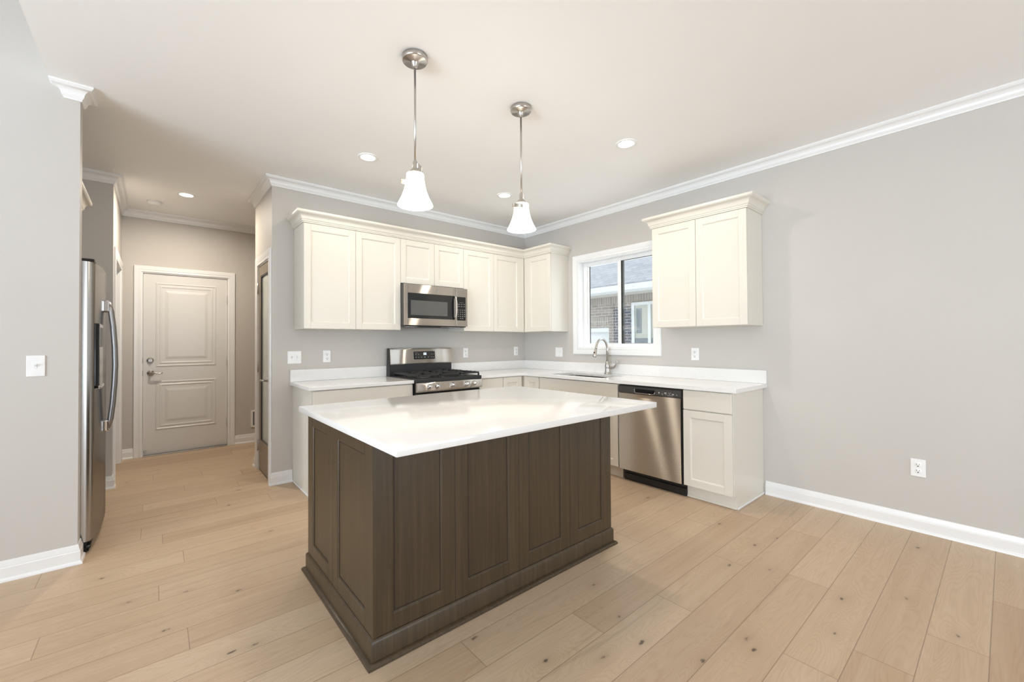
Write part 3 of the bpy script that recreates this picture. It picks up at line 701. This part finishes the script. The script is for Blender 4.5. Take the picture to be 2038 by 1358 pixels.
# faucet
fa = thing('kitchen_faucet', 'brushed nickel gooseneck pull-down faucet behind the sink', 'faucet', (-.088, -1.402, CT))
def faucet():
    b = B().lathe([(.034, 0), (.034, .006), (.030, .012), (.026, .03), (.025, .07), (.028, .085), (.026, .10), (.020, .125), (.0165, .14)], 28)
    obj('faucet_body', b, M['nickel'], fa, True)
    pts = [(0, 0, .13), (0, 0, .27)]; rs = [.0145, .0125]
    for i in range(1, 15):
        th = PI*i/14*.93; pts.append((-.098+.098*math.cos(th), .0, .27+.112*math.sin(th))); rs.append(.0125)
    a, c = Vector(pts[-2]), Vector(pts[-1]); dv = (c-a).normalized()
    for k, r in ((.02, .0125), (.025, .0150), (.06, .0165), (.085, .019), (.105, .021), (.108, .017)): pts.append(tuple(c+dv*k)); rs.append(r)
    nk = len(pts)-5
    obj('spout', B().tube(pts[:nk], rs[:nk], 18), M['nickel'], fa, True)
    sp = obj('spray_head', B().tube(pts[nk-1:], [.0135]+rs[nk:], 18), M['nickel'], fa, True)
    q = c+dv*.06
    obj('spray_button', B().lathe([(0, 0), (.007, 0), (.008, -.004), (.008, -.008)], 14, tuple(q+Vector((-.0125, -.002, .003))), (1, 0, .1)), M['black'], sp, True)
    obj('faucet_handle', B().tube([(0, -.018, .075), (0, -.05, .068), (0, -.085, .078), (0, -.110, .105), (0, -.122, .135), (0, -.128, .165)], [.014, .0135, .012, .0095, .007, .005], 12), M['nickel'], fa, True)
faucet()

# ------------------------------------------------------------------ dishwasher
dw = thing('dishwasher', 'stainless steel dishwasher with black control strip, under the counter', 'dishwasher', (0, DWa, 0), RW)
def dishwasher():
    w = DWa-DWb
    obj('tub', B().box(.004, w-.004, -.575, -.02, .10, .872), M['black'], dw)
    # slightly bowed door panel
    b = B(); n = 10; z0, z1 = .108, .800; F = []
    prof = []
    for i in range(n+1):
        t = i/n; prof.append((-.612-.004*math.sin(PI*t)-(.0 if 0 < t < 1 else -.002), z0+(z1-z0)*t))
    poly = prof+[(-.576, z1), (-.576, z0)]
    obj('door', b.prism(poly, 'x', .006, w-.012), M['steel'], dw, 25)
    cp = B()
    cp.prism([(-.614, .804), (-.616, .83), (-.612, .858), (-.600, .870), (-.576, .870), (-.576, .804)], 'x', .006, w-.008)
    c = obj('control_panel', cp, M['grey'], dw, 25)
    h = obj('handle_pocket', B().box(.175, .365, -.6185, -.610, .812, .848, .006), M['gloss'], c)
    obj('handle_lip', B().tube([(.172, -.617, .846), (.174, -.619, .820), (.185, -.620, .811), (.350, -.620, .811), (.362, -.619, .816), (.367, -.617, .830)], .0025, 8), M['chrome'], h, True)
    for x, z, a, d in ((.405, .832, .007, .012), (.435, .826, .010, .002), (.462, .834, .020, .006), (.490, .838, .006, .002), (.505, .838, .005, .003), (.497, .828, .008, .003), (.528, .828, .016, .006), (.560, .826, .010, .003), (.465, .822, .014, .0015), (.505, .816, .05, .0015), (.435, .818, .012, .0015)):
        obj('control_marking', B().box(x-a/2, x+a/2, -.6172, -.6145, z-d/2, z+d/2), M['mark'], c)
    obj('toe_panel', B().box(.03, w-.002, -.560, -.50, .004, .062).box(.03, w-.002, -.545, -.50, .062, .100), M['black'], dw)
    obj('side_gasket', B().box(w-.009, w-.002, -.606, -.50, .10, .872), M['black'], dw)
dishwasher()

# ------------------------------------------------------------------ range
rg = thing('gas_range', 'freestanding stainless steel gas range with black cooktop', 'range', (-2.0175, 0, 0))
def gas_range():
    w = .762
    obj('oven_body', B().box(.002, w-.002, -.630, -.03, .02, .900, .003), M['black'], rg)
    obj('cooktop', B().box(.0, w, -.670, -.095, .886, .922, .006), M['blackm'], rg)
    bk = obj('backguard', B().prism([(-.03, .895), (-.095, .895), (-.095, 1.035), (-.03, 1.035)], 'x', .002, w-.002, .002), M['blackm'], rg)
    st = obj('back_panel', B().prism([(-.03, 1.035), (-.100, 1.035), (-.112, 1.045), (-.094, 1.195), (-.080, 1.206), (-.03, 1.206)], 'x', .0, w, .004), M['steel'], rg, 30)
    obj('end_cap', B().prism([(-.028, .90), (-.098, .90), (-.098, 1.035), (-.080, 1.208), (-.028, 1.208)], 'x', -.004, -.0005), M['black'], st)
    dp = B().box(.272, .532, -.010, .003, -.042, .042, .008)
    Mx = Matrix.Translation((0, -.1035, 1.128)) @ Matrix.Rotation(-math.atan2(.018, .15), 4, 'X')
    d = obj('display', dp.xf(Mx), M['gloss'], st)
    ck = B()
    for x0, x1, z0, z1 in ((.388, .391, .004, .026), (.388, .398, .004, .0065), (.388, .398, .0235, .026), (.388, .396, .0135, .016), (.4015, .4035, .009, .012), (.4015, .4035, .018, .021), (.407, .417, .004, .0065), (.407, .417, .0235, .026), (.4145, .417, .004, .026), (.409, .417, .0135, .016)):
        ck.box(x0, x1, -.0112, -.009, z0, z1)
    obj('clock_digits', ck.xf(Mx), M['clock'], d)
    for i, x in enumerate((.292, .322, .358, .445, .485, .510)):
        for z in ((-.022, .010) if i not in (2, 3) else (-.022,)): obj('display_marking', B().box(x-.005, x+.005, -.0108, -.009, z-.003, z+.003).xf(Mx), M['greymark'], d)
    obj('display_marking', B().box(.285, .312, -.0108, -.009, .025, .027).xf(Mx), M['greymark'], d); obj('display_button', B().cyl((.40, -.009, -.023), (.40, -.0108, -.023), .006, n=16).xf(Mx), M['greymark'], d)
    obj('control_panel', B().prism([(-.630, .797), (-.672, .797), (-.685, .812), (-.680, .872), (-.670, .885), (-.630, .885)], 'x', .0, w, .003), M['steel'], rg, 30)
    for x in (.126, .214, .390, .566, .654):
        k = obj('knob', B().lathe([(.0245, 0), (.0245, -.006), (.0215, -.010), (.020, -.028), (.017, -.032), (0, -.032)], 28, (x, -.681, .846), (0, 1, .06)), M['chrome'], rg, True)
        obj('knob_grip', B().box(x-.0045, x+.0045, -.722, -.704, .829, .864, .002), M['chrome'], k)
    obj('oven_door', B().box(.003, w-.003, -.672, -.632, .19, .778, .006), M['steel'], rg)
    obj('oven_window', B().box(.12, w-.12, -.6745, -.671, .30, .66, .003), M['gloss'], rg)
    obj('oven_vent', B().box(.03, .22, -.6745, -.671, .764, .772).box(.27, .46, -.6745, -.671, .764, .772).box(.51, .70, -.6745, -.671, .764, .772), M['black'], rg)
    h = obj('oven_handle', B().tube([(.05, -.715, .735), (w-.05, -.715, .735)], .012, 14), M['steel'], rg, True)
    for x in (.08, w-.08): obj('handle_bracket', B().box(x-.012, x+.012, -.715, -.671, .725, .745, .003), M['steel'], h)
    obj('storage_drawer', B().box(.003, w-.003, -.668, -.632, .03, .18, .005), M['steel'], rg)
    # five burners
    for x, y, r in ((.16, -.53, .045), (.16, -.25, .038), (.381, -.39, .052), (.60, -.53, .042), (.60, -.25, .036)):
        bu = obj('burner', B().lathe([(r+.012, .0), (r+.010, .008), (r, .012)], 24, (x, y, .9215)), M['grey'], rg, True)
        obj('burner_cap', B().lathe([(r*.8, .012), (r*.8, .019), (r*.7, .022), (0, .022)], 24, (x, y, .9215)), M['blackm'], bu, True)
    # three cast iron grates
    for x0, x1 in ((.022, .262), (.266, .496), (.500, .740)):
        g = B(); zt0, zt1 = .944, .960; y0, y1 = -.655, -.118; s = .011
        g.frame(x0, x1, 0, 1, .001, 0, .001, 0) if False else None
        for (a, c, e, f) in ((x0, x1, y0, y0+s), (x0, x1, y1-s, y1), (x0, x0+s, y0, y1), (x1-s, x1, y0, y1), (x0, x1, (y0+y1)/2-s/2, (y0+y1)/2+s/2)): g.box(a, c, e, f, zt0, zt1, .003)
        xm = (x0+x1)/2
        for k in (-1, 1):
            ym = (y0+y1)/2+k*(y1-y0)/4
            g.box(xm-s/2, xm+s/2, ym-.125, ym-.03, zt0, zt1+.004, .003); g.box(xm-s/2, xm+s/2, ym+.03, ym+.125, zt0, zt1+.004, .003)
            g.box(x0, xm-.03, ym-s/2, ym+s/2, zt0, zt1+.004, .003); g.box(xm+.03, x1, ym-s/2, ym+s/2, zt0, zt1+.004, .003)
            for q in (-.07, .07): g.box(x0, xm-.05, ym+q-s/2, ym+q+s/2, zt0, zt1+.004, .003); g.box(xm+.05, x1, ym+q-s/2, ym+q+s/2, zt0, zt1+.004, .003)
        for xx in (x0+s/2, x1-s/2):
            for yy in (y0+s/2, (y0+y1)/2, y1-s/2): g.box(xx-.007, xx+.007, yy-.007, yy+.007, .9222, zt0+.002, .002)
        obj('grate', g, M['blackm'], rg)
gas_range()

# ------------------------------------------------------------------ microwave
mw = thing('microwave', 'over-the-range stainless steel microwave with dark window', 'microwave', (-2.006, 0, 1.437))
def microwave():
    w = .764; H = .420; yf = -.400
    obj('case', B().box(.0, w, yf+.035, -.003, .004, H, .002), M['grey'], mw)
    st = B(); dz0, dz1 = .004, H-.002; x1 = .612
    # steel door frame around the black window panel
    wx0, wx1, wz0, wz1 = .038, .600, .075, .330
    st.box(.004, wx0, yf, yf+.034, dz0, dz1, .004); st.box(wx0, x1, yf, yf+.034, dz0, wz0, .003); st.box(wx0, x1, yf, yf+.034, wz1, dz1, .003); st.box(wx1-.012, x1, yf, yf+.034, wz0, wz1, .001)
    dr = obj('door', st, M['steel'], mw)
    wn = obj('door_window', B().box(wx0-.004, wx1-.01, yf+.004, yf+.03, wz0-.004, wz1+.004), M['gloss'], dr)
    obj('screen', B().box(.072, .505, yf+.0025, yf+.006, .108, .258, .001), M['mwglass'], wn)
    pts = [(.590, yf-.006, .082), (.592, yf-.028, .100), (.592, yf-.036, .15), (.592, yf-.038, .205), (.592, yf-.036, .26), (.592, yf-.028, .305), (.590, yf-.006, .322)]
    obj('handle', B().tube(pts, [.010, .0115, .0125, .013, .0125, .0115, .010], 14), M['steel'], dr, True)
    obj('emblem', B().lathe([(.013, 0), (.013, -.0015), (.011, -.0018), (.0105, -.0012), (.0, -.0012)], 28, (.375, yf, .368), (0, 1, 0)).tube([(.381, yf-.002, .373), (.371, yf-.002, .368), (.381, yf-.002, .362)], .0012, 6), M['greymark'], dr, True)
    cp = obj('control_panel', B().box(x1+.003, w-.002, yf, yf+.034, dz0, dz1, .004), M['steel'], mw)
    kp = obj('keypad', B().box(.622, .738, yf-.002, yf+.004, .068, .325, .003), M['gloss'], cp)
    for r_ in range(5):
        for c_ in range(4):
            if r_ == 0 and c_ in (0, 3): continue
            x, z = .640+c_*.027, .092+r_*.0225; obj('key', B().box(x-.006, x+.006, yf-.0032, yf-.0018, z-.0035, z+.0035), M['greymark'], kp)
    for r_ in range(2):
        for c_ in range(3): x, z = .645+c_*.036, .220+r_*.024; obj('key', B().box(x-.010, x+.010, yf-.0032, yf-.0018, z-.0025, z+.0025), M['greymark'], kp)
    obj('display_line', B().box(.652, .712, yf-.0032, yf-.0018, .262, .2635), M['greymark'], kp)
    un = obj('underside', B().box(.002, w-.002, yf+.036, -.01, -.006, .0035), M['black'], mw)
    obj('vent_grille', B().box(.20, .45, yf+.05, yf+.17, -.012, -.006, .002), M['grey'], un)
    for x in (.06, .58): obj('cooktop_lamp', B().box(x, x+.12, yf+.06, yf+.13, -.009, -.006, .001), M['plate'], un)
microwave()

# ------------------------------------------------------------------ refrigerator (front faces +x; local x = y, local -y = +x)
FX = -4.183
fr = thing('refrigerator', 'side-by-side stainless steel refrigerator behind the left wall, seen edge-on', 'refrigerator', (FX, 0, 0), PI/2)
def fridge():
    ya, ys, yb = -.622, -.200, .262; zt = 1.775
    obj('case', B().box(ya+.005, yb-.005, .085, .72, .02, zt-.02, .004), M['blackm'], fr)
    def face(v): return .030*((v-ys)/.42)**2
    for a, c in ((ya, ys-.003), (ys+.003, yb)):
        b = B(); n = 12; poly = []
        for i in range(n+1):
            v = a+(c-a)*i/n; poly.append((v, face(v)))
        # rounded outer edges
        def rnd(p, q): return p
        left = a == ya
        if left: poly = [(a+.001, face(a)+.030), (a+.004, face(a)+.014), (a+.012, face(a)+.004)]+poly[1:]
        else: poly = poly[:-1]+[(c-.012, face(c)+.004), (c-.004, face(c)+.014), (c-.001, face(c)+.030)]
        poly += [(c, .082), (a, .082)]
        b.prism(poly, 'z', .068, zt)
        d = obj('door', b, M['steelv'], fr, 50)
        hx = ys+(-.034 if left else .034); f0 = face(hx)
        pts = [(hx, f0-.016, .690), (hx, f0-.030, .74), (hx, f0-.042, .86), (hx, f0-.050, 1.0), (hx, f0-.053, 1.12), (hx, f0-.050, 1.25), (hx, f0-.042, 1.39), (hx, f0-.030, 1.50), (hx, f0-.016, 1.555)]
        h = obj('handle', B().tube(pts, .0145, 14, .85, 1.15), M['handle'], d, True)
        obj('handle_bracket', B().box(hx-.018, hx+.018, f0-.024, f0+.004, .668, .745, .007), M['chrome'], h)
        obj('handle_bracket', B().box(hx-.018, hx+.018, f0-.024, f0+.004, 1.490, 1.570, .007), M['chrome'], h)
        obj('hinge_cover', B().box((a if left else c-.10), (a+.10 if left else c), .02, .12, zt, zt+.018, .006), M['black'], d)
        if left:
            xm = (a+c)/2-.01
            s = obj('dispenser', B().box(xm-.12, xm+.12, face(xm)-.006, face(xm)+.02, 1.0, 1.40, .006), M['gloss'], d)
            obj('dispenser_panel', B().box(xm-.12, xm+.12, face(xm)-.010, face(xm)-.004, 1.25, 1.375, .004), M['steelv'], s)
            obj('dispenser_tray', B().box(xm-.12, xm+.12, face(xm)-.012, face(xm)+.0, .985, 1.005, .004), M['chrome'], s)
    obj('base_grille', B().box(ya+.01, yb-.01, .05, .10, .012, .062, .004), M['black'], fr)
    obj('foot', B().lathe([(.02, 0.0015), (.022, .012), (.012, .016), (.010, .045)], 20, (ya+.035, .06, 0)).box(ya+.005, ya+.13, .03, .06, .022, .046, .008), M['black'], fr, 40)
    obj('foot', B().lathe([(.02, 0.0015), (.022, .012), (.012, .016), (.010, .045)], 20, (yb-.035, .06, 0)), M['black'], fr, 40)
fridge()

# ------------------------------------------------------------------ island
IX0, IX1, IY0, IY1 = -3.249, -1.693, -2.584, -1.688
isl = thing('kitchen_island', 'dark walnut-stained kitchen island with paneled front and end', 'island', ((IX0+IX1)/2, (IY0+IY1)/2, 0))
def island():
    T = Matrix.Translation((-(IX0+IX1)/2, -(IY0+IY1)/2, 0)); zt = .882; z0 = .100; p = .018
    obj('cabinet_box', B().box(IX0+p, IX1-p, IY0+p, IY1-p, .0015, zt, 0).xf(T), M['walnut'], isl)
    for x in (IX0, IX1-.022):
        for y in (IY0, IY1-.022): obj('corner_post', B().box(x, x+.022, y, y+.022, z0, zt, .0015).xf(T), M['walnut'], isl)
    def panel(x0, x1, mat4):
        """framed panel in local xz, front at y=0 facing -y"""
        r = .066; bm_ = B().frame(x0+.0012, x1-.0012, z0+.002, zt, r, 0, .019, .0012)
        o = (x0+r, x1-r, z0+r, zt-r)
        def ring(d, y): return [bm_.bm.verts.new(q) for q in ((o[0]+d, y, o[2]+d), (o[1]-d, y, o[2]+d), (o[1]-d, y, o[3]-d), (o[0]+d, y, o[3]-d))]
        R = [ring(0, .001), ring(.004, .0015), ring(.009, .006), ring(.012, .007)]
        for A, C in zip(R, R[1:]):
            for i in range(4): bm_.bm.faces.new((A[i], A[(i+1) % 4], C[(i+1) % 4], C[i]))
        bm_.bm.faces.new(R[-1])
        q = obj('panel', bm_.xf(T @ mat4), M['walnut'], isl)
        gl = B().frame(o[0]+.0085, o[1]-.0085, o[2]+.0085, o[3]-.0085, .0036, .0055, .0072, 0).box(x0-.0016, x0+.0016, .0012, .02, z0, zt)
        obj('glaze_line', gl.xf(T @ mat4), M['glaze'], q)
    fx = [IX0+.018, -2.861, -2.471, -2.081, IX1-.018]
    for a, c in zip(fx, fx[1:]): panel(a, c, Matrix.Translation((0, IY0, 0)))
    ml = Matrix.Translation((IX0, 0, 0)) @ Matrix.Rotation(RW, 4, 'Z')      # left end: front faces -x; local x = -y
    panel(-IY1+.018, 2.104, ml); panel(2.104, -IY0-.018, ml)
    mr = Matrix.Translation((IX1, 0, 0)) @ Matrix.Rotation(PI/2, 4, 'Z')    # right end: front faces +x; local x = y
    panel(IY0+.018, -2.12, mr); panel(-2.12, IY1-.018, mr)
    # back side (towards the range): doors and drawers
    mb = Matrix.Translation((0, IY1, 0)) @ Matrix.Rotation(PI, 4, 'Z')
    for a, c in ((1.711, 2.22), (2.22, 2.72), (2.72, 3.231)):
        obj('drawer_front', B().box(a+.002, c-.002, -.012, .006, .70, .870, .002).xf(T @ mb), M['walnut'], isl)
        obj('cabinet_door', slab_door(a+.002, c-.002, .112, .692, -.012, .06, .019).xf(T @ mb), M['walnut'], isl)
    loop = [(IX0, IY0), (IX0, IY1), (IX1, IY1), (IX1, IY0)]
    loop = loop[::-1]
    obj('base_molding', B().sweep([(-.01, .0015), (.010, .0015), (.010, .088), (.006, .096), (0, .100), (-.01, .100)], loop, True).xf(T), M['walnut'], isl, 30)
    obj('shoe_molding', B().sweep([(.010, .0015), (.029, .0015), (.028, .009), (.022, .016), (.014, .019), (.010, .019)], loop, True).xf(T), M['walnut'], isl, 30)
island()
IT0, IT1, JT0, JT1 = -3.2919, -1.6626, -2.8836, -1.7256
it = obj('island_countertop', B().box(IT0, IT1, JT0, -1.66, .8835, .914, .003).xf(Matrix.Translation((2.4772, 2.27, -.8835))), M['quartz'], None, 40, loc=(-2.4772, -2.27, .8835))
tag(it, 'large white quartz slab on top of the dark wood island', 'countertop')

# ------------------------------------------------------------------ lamps
KIDS = {}
def pendant(label, x, y, spin):
    t = thing('pendant_light', label, 'pendant light', (x, y, HC), spin, 'pendants above the island')
    obj('canopy', B().lathe([(.062, -.001), (.066, -.004), (.066, -.024), (.062, -.030), (.022, -.031), (.020, -.040), (.012, -.056), (.008, -.062)], 36), M['nickel'], t, True)
    obj('rod', B().cyl((0, 0, -.055), (0, 0, -.545), .0058, n=14), M['nickel'], t, True)
    # socket cup and decorative swoosh strap
    cp = obj('socket_cup', B().lathe([(.008, -.550), (.0125, -.556), (.0135, -.586), (.018, -.594), (.031, -.608), (.037, -.617), (.0375, -.622)], 28), M['nickel'], t, True)
    bm_ = B(); prev = None; n_s = 30
    for i in range(n_s+1):
        k = i/n_s; a = 4.0*k; r = .011+.064*min(1, k*1.05)**.75; z = -.574-.030*min(1, k/.35)-.052*max(0, (k-.25)/.75)
        ww = .013 if k < .85 else .012; q = Vector((r*math.cos(a), r*math.sin(a), z)); n_ = Vector((math.cos(a), math.sin(a), 0))*.0022
        ring = [bm_.bm.verts.new(q+n_*s1+Vector((0, 0, ww*s2))) for s1, s2 in ((-.5, -1), (.5, -1), (.5, 1), (-.5, 1))]
        if prev:
            for m_ in range(4): bm_.bm.faces.new((prev[m_], prev[(m_+1) % 4], ring[(m_+1) % 4], ring[m_]))
        else: bm_.bm.faces.new(ring[::-1])
        prev = ring
    bm_.bm.faces.new(prev); bmesh.ops.recalc_face_normals(bm_.bm, faces=bm_.bm.faces)
    obj('strap', bm_, M['nickel'], cp, 50)
    outer = [(.034, -.616), (.044, -.620), (.0455, -.632), (.0465, -.652), (.051, -.680), (.059, -.710), (.070, -.740), (.083, -.766), (.0915, -.784)]
    inner = [(r-.004, h+.001) for r, h in outer[::-1]]
    obj('lamp_shade', B().lathe(outer+inner, 40, caps=False), M['shade'], t, True)
    obj('bulb', B().lathe([(.012, -.62), (.014, -.65), (.026, -.68), (.028, -.69), (.022, -.702), (.0, -.710)], 20), M['bulb'], t, True)
    l = bpy.data.lights.new('pendant_bulb_light', 'POINT'); l.energy = PEND_W; l.color = WARM; l.shadow_soft_size = .018
    o = bpy.data.objects.new('pendant_bulb_light', l); COL.objects.link(o); o.location = (x, y, HC-.730)
pendant('nearer left pendant lamp with bell-shaped opal glass shade, above the island', -2.866, -2.228, -1.47)
pendant('farther right pendant lamp with bell-shaped opal glass shade, above the island', -2.110, -2.224, .1)

def downlight(label, x, y, power, r=.078, beam=145):
    t = thing('recessed_light', label, 'ceiling light', (x, y, HC), 0, 'round recessed ceiling lights')
    obj('trim_ring', B().lathe([(r, -.0005), (r, -.004), (r-.006, -.007), (r-.020, -.006), (r-.022, -.003)], 36, caps=False), M['trim'], t, True)
    obj('lens', B().lathe([(r-.021, -.0045), (.0, -.0055)], 36, caps=False), M['lens'], t, True)
    a = area('recessed_lamp_light', (x, y, HC-.012), (0, 0, 0), .11, .11, power, WARM, 'DISK', math.radians(beam))
downlight('lit recessed ceiling light left of the nearer pendant, above the range run', -2.590, -.925, DOWN_W*.72, beam=174)
downlight('lit recessed ceiling light on the right, nearest to the right wall crown', -1.160, -2.365, DOWN_W*1.15, beam=168)
downlight('small lit recessed ceiling light beside the farther pendant, near the room corner', -1.161, -.944, DOWN_W*.86, beam=174)
downlight('lit recessed ceiling light in the hall, above the white door', -3.675, 1.034, HALL_W, beam=172)
sd = thing('smoke_detector', 'round white smoke detector on the hall ceiling', 'smoke detector', (-3.92, 1.49, HC))
obj('mount_plate', B().lathe([(.068, -.0005), (.068, -.006), (.062, -.008)], 36), M['plate'], sd, True)
obj('cover', B().lathe([(.060, -.007), (.060, -.026), (.052, -.034), (.02, -.036), (0, -.036)], 36), M['plate'], sd, True)

# ------------------------------------------------------------------ outlets, switches, vent
GO = 'white duplex outlets'
def outlet(label, loc, rotz, horizontal=False):
    t = thing('electrical_outlet', label, 'outlet', loc, rotz, GO)
    obj('cover_plate', B().box(-.036, .036, -.006, -.0005, -.058, .058, .003), M['plate'], t)
    for z in (-.020, .020):
        r = obj('receptacle', B().lathe([(.0165, -.0055), (.0165, -.0085), (.0155, -.009), (0, -.009)], 24, (0, 0, z), (0, 1, 0)), M['plate'], t, True)
        obj('slots', B().box(-.0075, -.0052, -.0096, -.0088, z-.001, z+.009).box(.0052, .0075, -.0096, -.0088, z, z+.008).cyl((0, -.0088, z-.008), (0, -.0096, z-.008), .0035, n=12), M['black'], r)
    obj('screw', B().cyl((0, -.0055, 0), (0, -.0072, 0), .003, n=12), M['plate'], t)
outlet('white wall outlet above the counter, left of the range', (-2.627, 0, 1.139), 0)
outlet('white wall outlet just right of the range backguard', (-.993, 0, 1.140), 0)
outlet('white wall outlet on the range wall beside the room corner', (-.173, 0, 1.147), 0)
outlet('white wall outlet below the right-hand wall cabinet', (0, -2.322, 1.146), RW)
outlet('white wall outlet low on the bare right wall above the baseboard', (0, -3.790, .420), RW)
def switch(label, loc, rotz, gangs, decora=False):
    t = thing('light_switch', label, 'switch', loc, rotz)
    w = .036+.023*(gangs-1)
    obj('cover_plate', B().box(-w, w, -.006, -.0005, -.058, .058, .003), M['plate'], t)
    for g in range(gangs):
        x = (g-(gangs-1)/2)*.046
        if decora and g == 0:
            r = obj('rocker', B().box(x-.0165, x+.0165, -.0085, -.005, -.033, .033, .001), M['plate'], t)
            continue
        p = obj('toggle', B().box(x-.005, x+.005, -.0075, -.005, -.012, .012, .0005).prism([(-.006, -.004), (-.019, .007), (-.018, .012), (-.006, .006)], 'x', x-.0045, x+.0045), M['plate'], t)
        obj('toggle_slot', B().box(x-.0056, x+.0056, -.0066, -.0058, -.0125, .0125), M['greymark'], p)
    for z in (-.03, .03): obj('screw', B().cyl((0, -.0055, z), (0, -.0068, z), .003, n=12), M['plate'], t)
switch('white single toggle switch on the left foreground wall', (-4.426, YW, 1.148), 0, 1)
switch('white double toggle switch at the left end of the range wall', (-2.917, 0, 1.136), 0, 2)
switch('white rocker switch plate left of the window, under the corner cabinet', (0, -.620, 1.140), RW, 2, True)
vt = thing('wall_vent', 'white return-air wall vent beside the hall door, above the baseboard', 'vent', (-2.86, YD, .30))
obj('vent_frame', B().frame(-.10, .10, -.11, .11, .022, -.010, -.0005, .003), M['trim'], vt)
vb = B()
for i in range(10): vb.box(-.078+i*.0168, -.0735+i*.0168, -.009, -.002, -.088, .088)
obj('slats', vb, M['trim'], vt)
obj('duct', B().box(-.08, .08, -.0018, -.0006, -.09, .09), M['black'], vt)
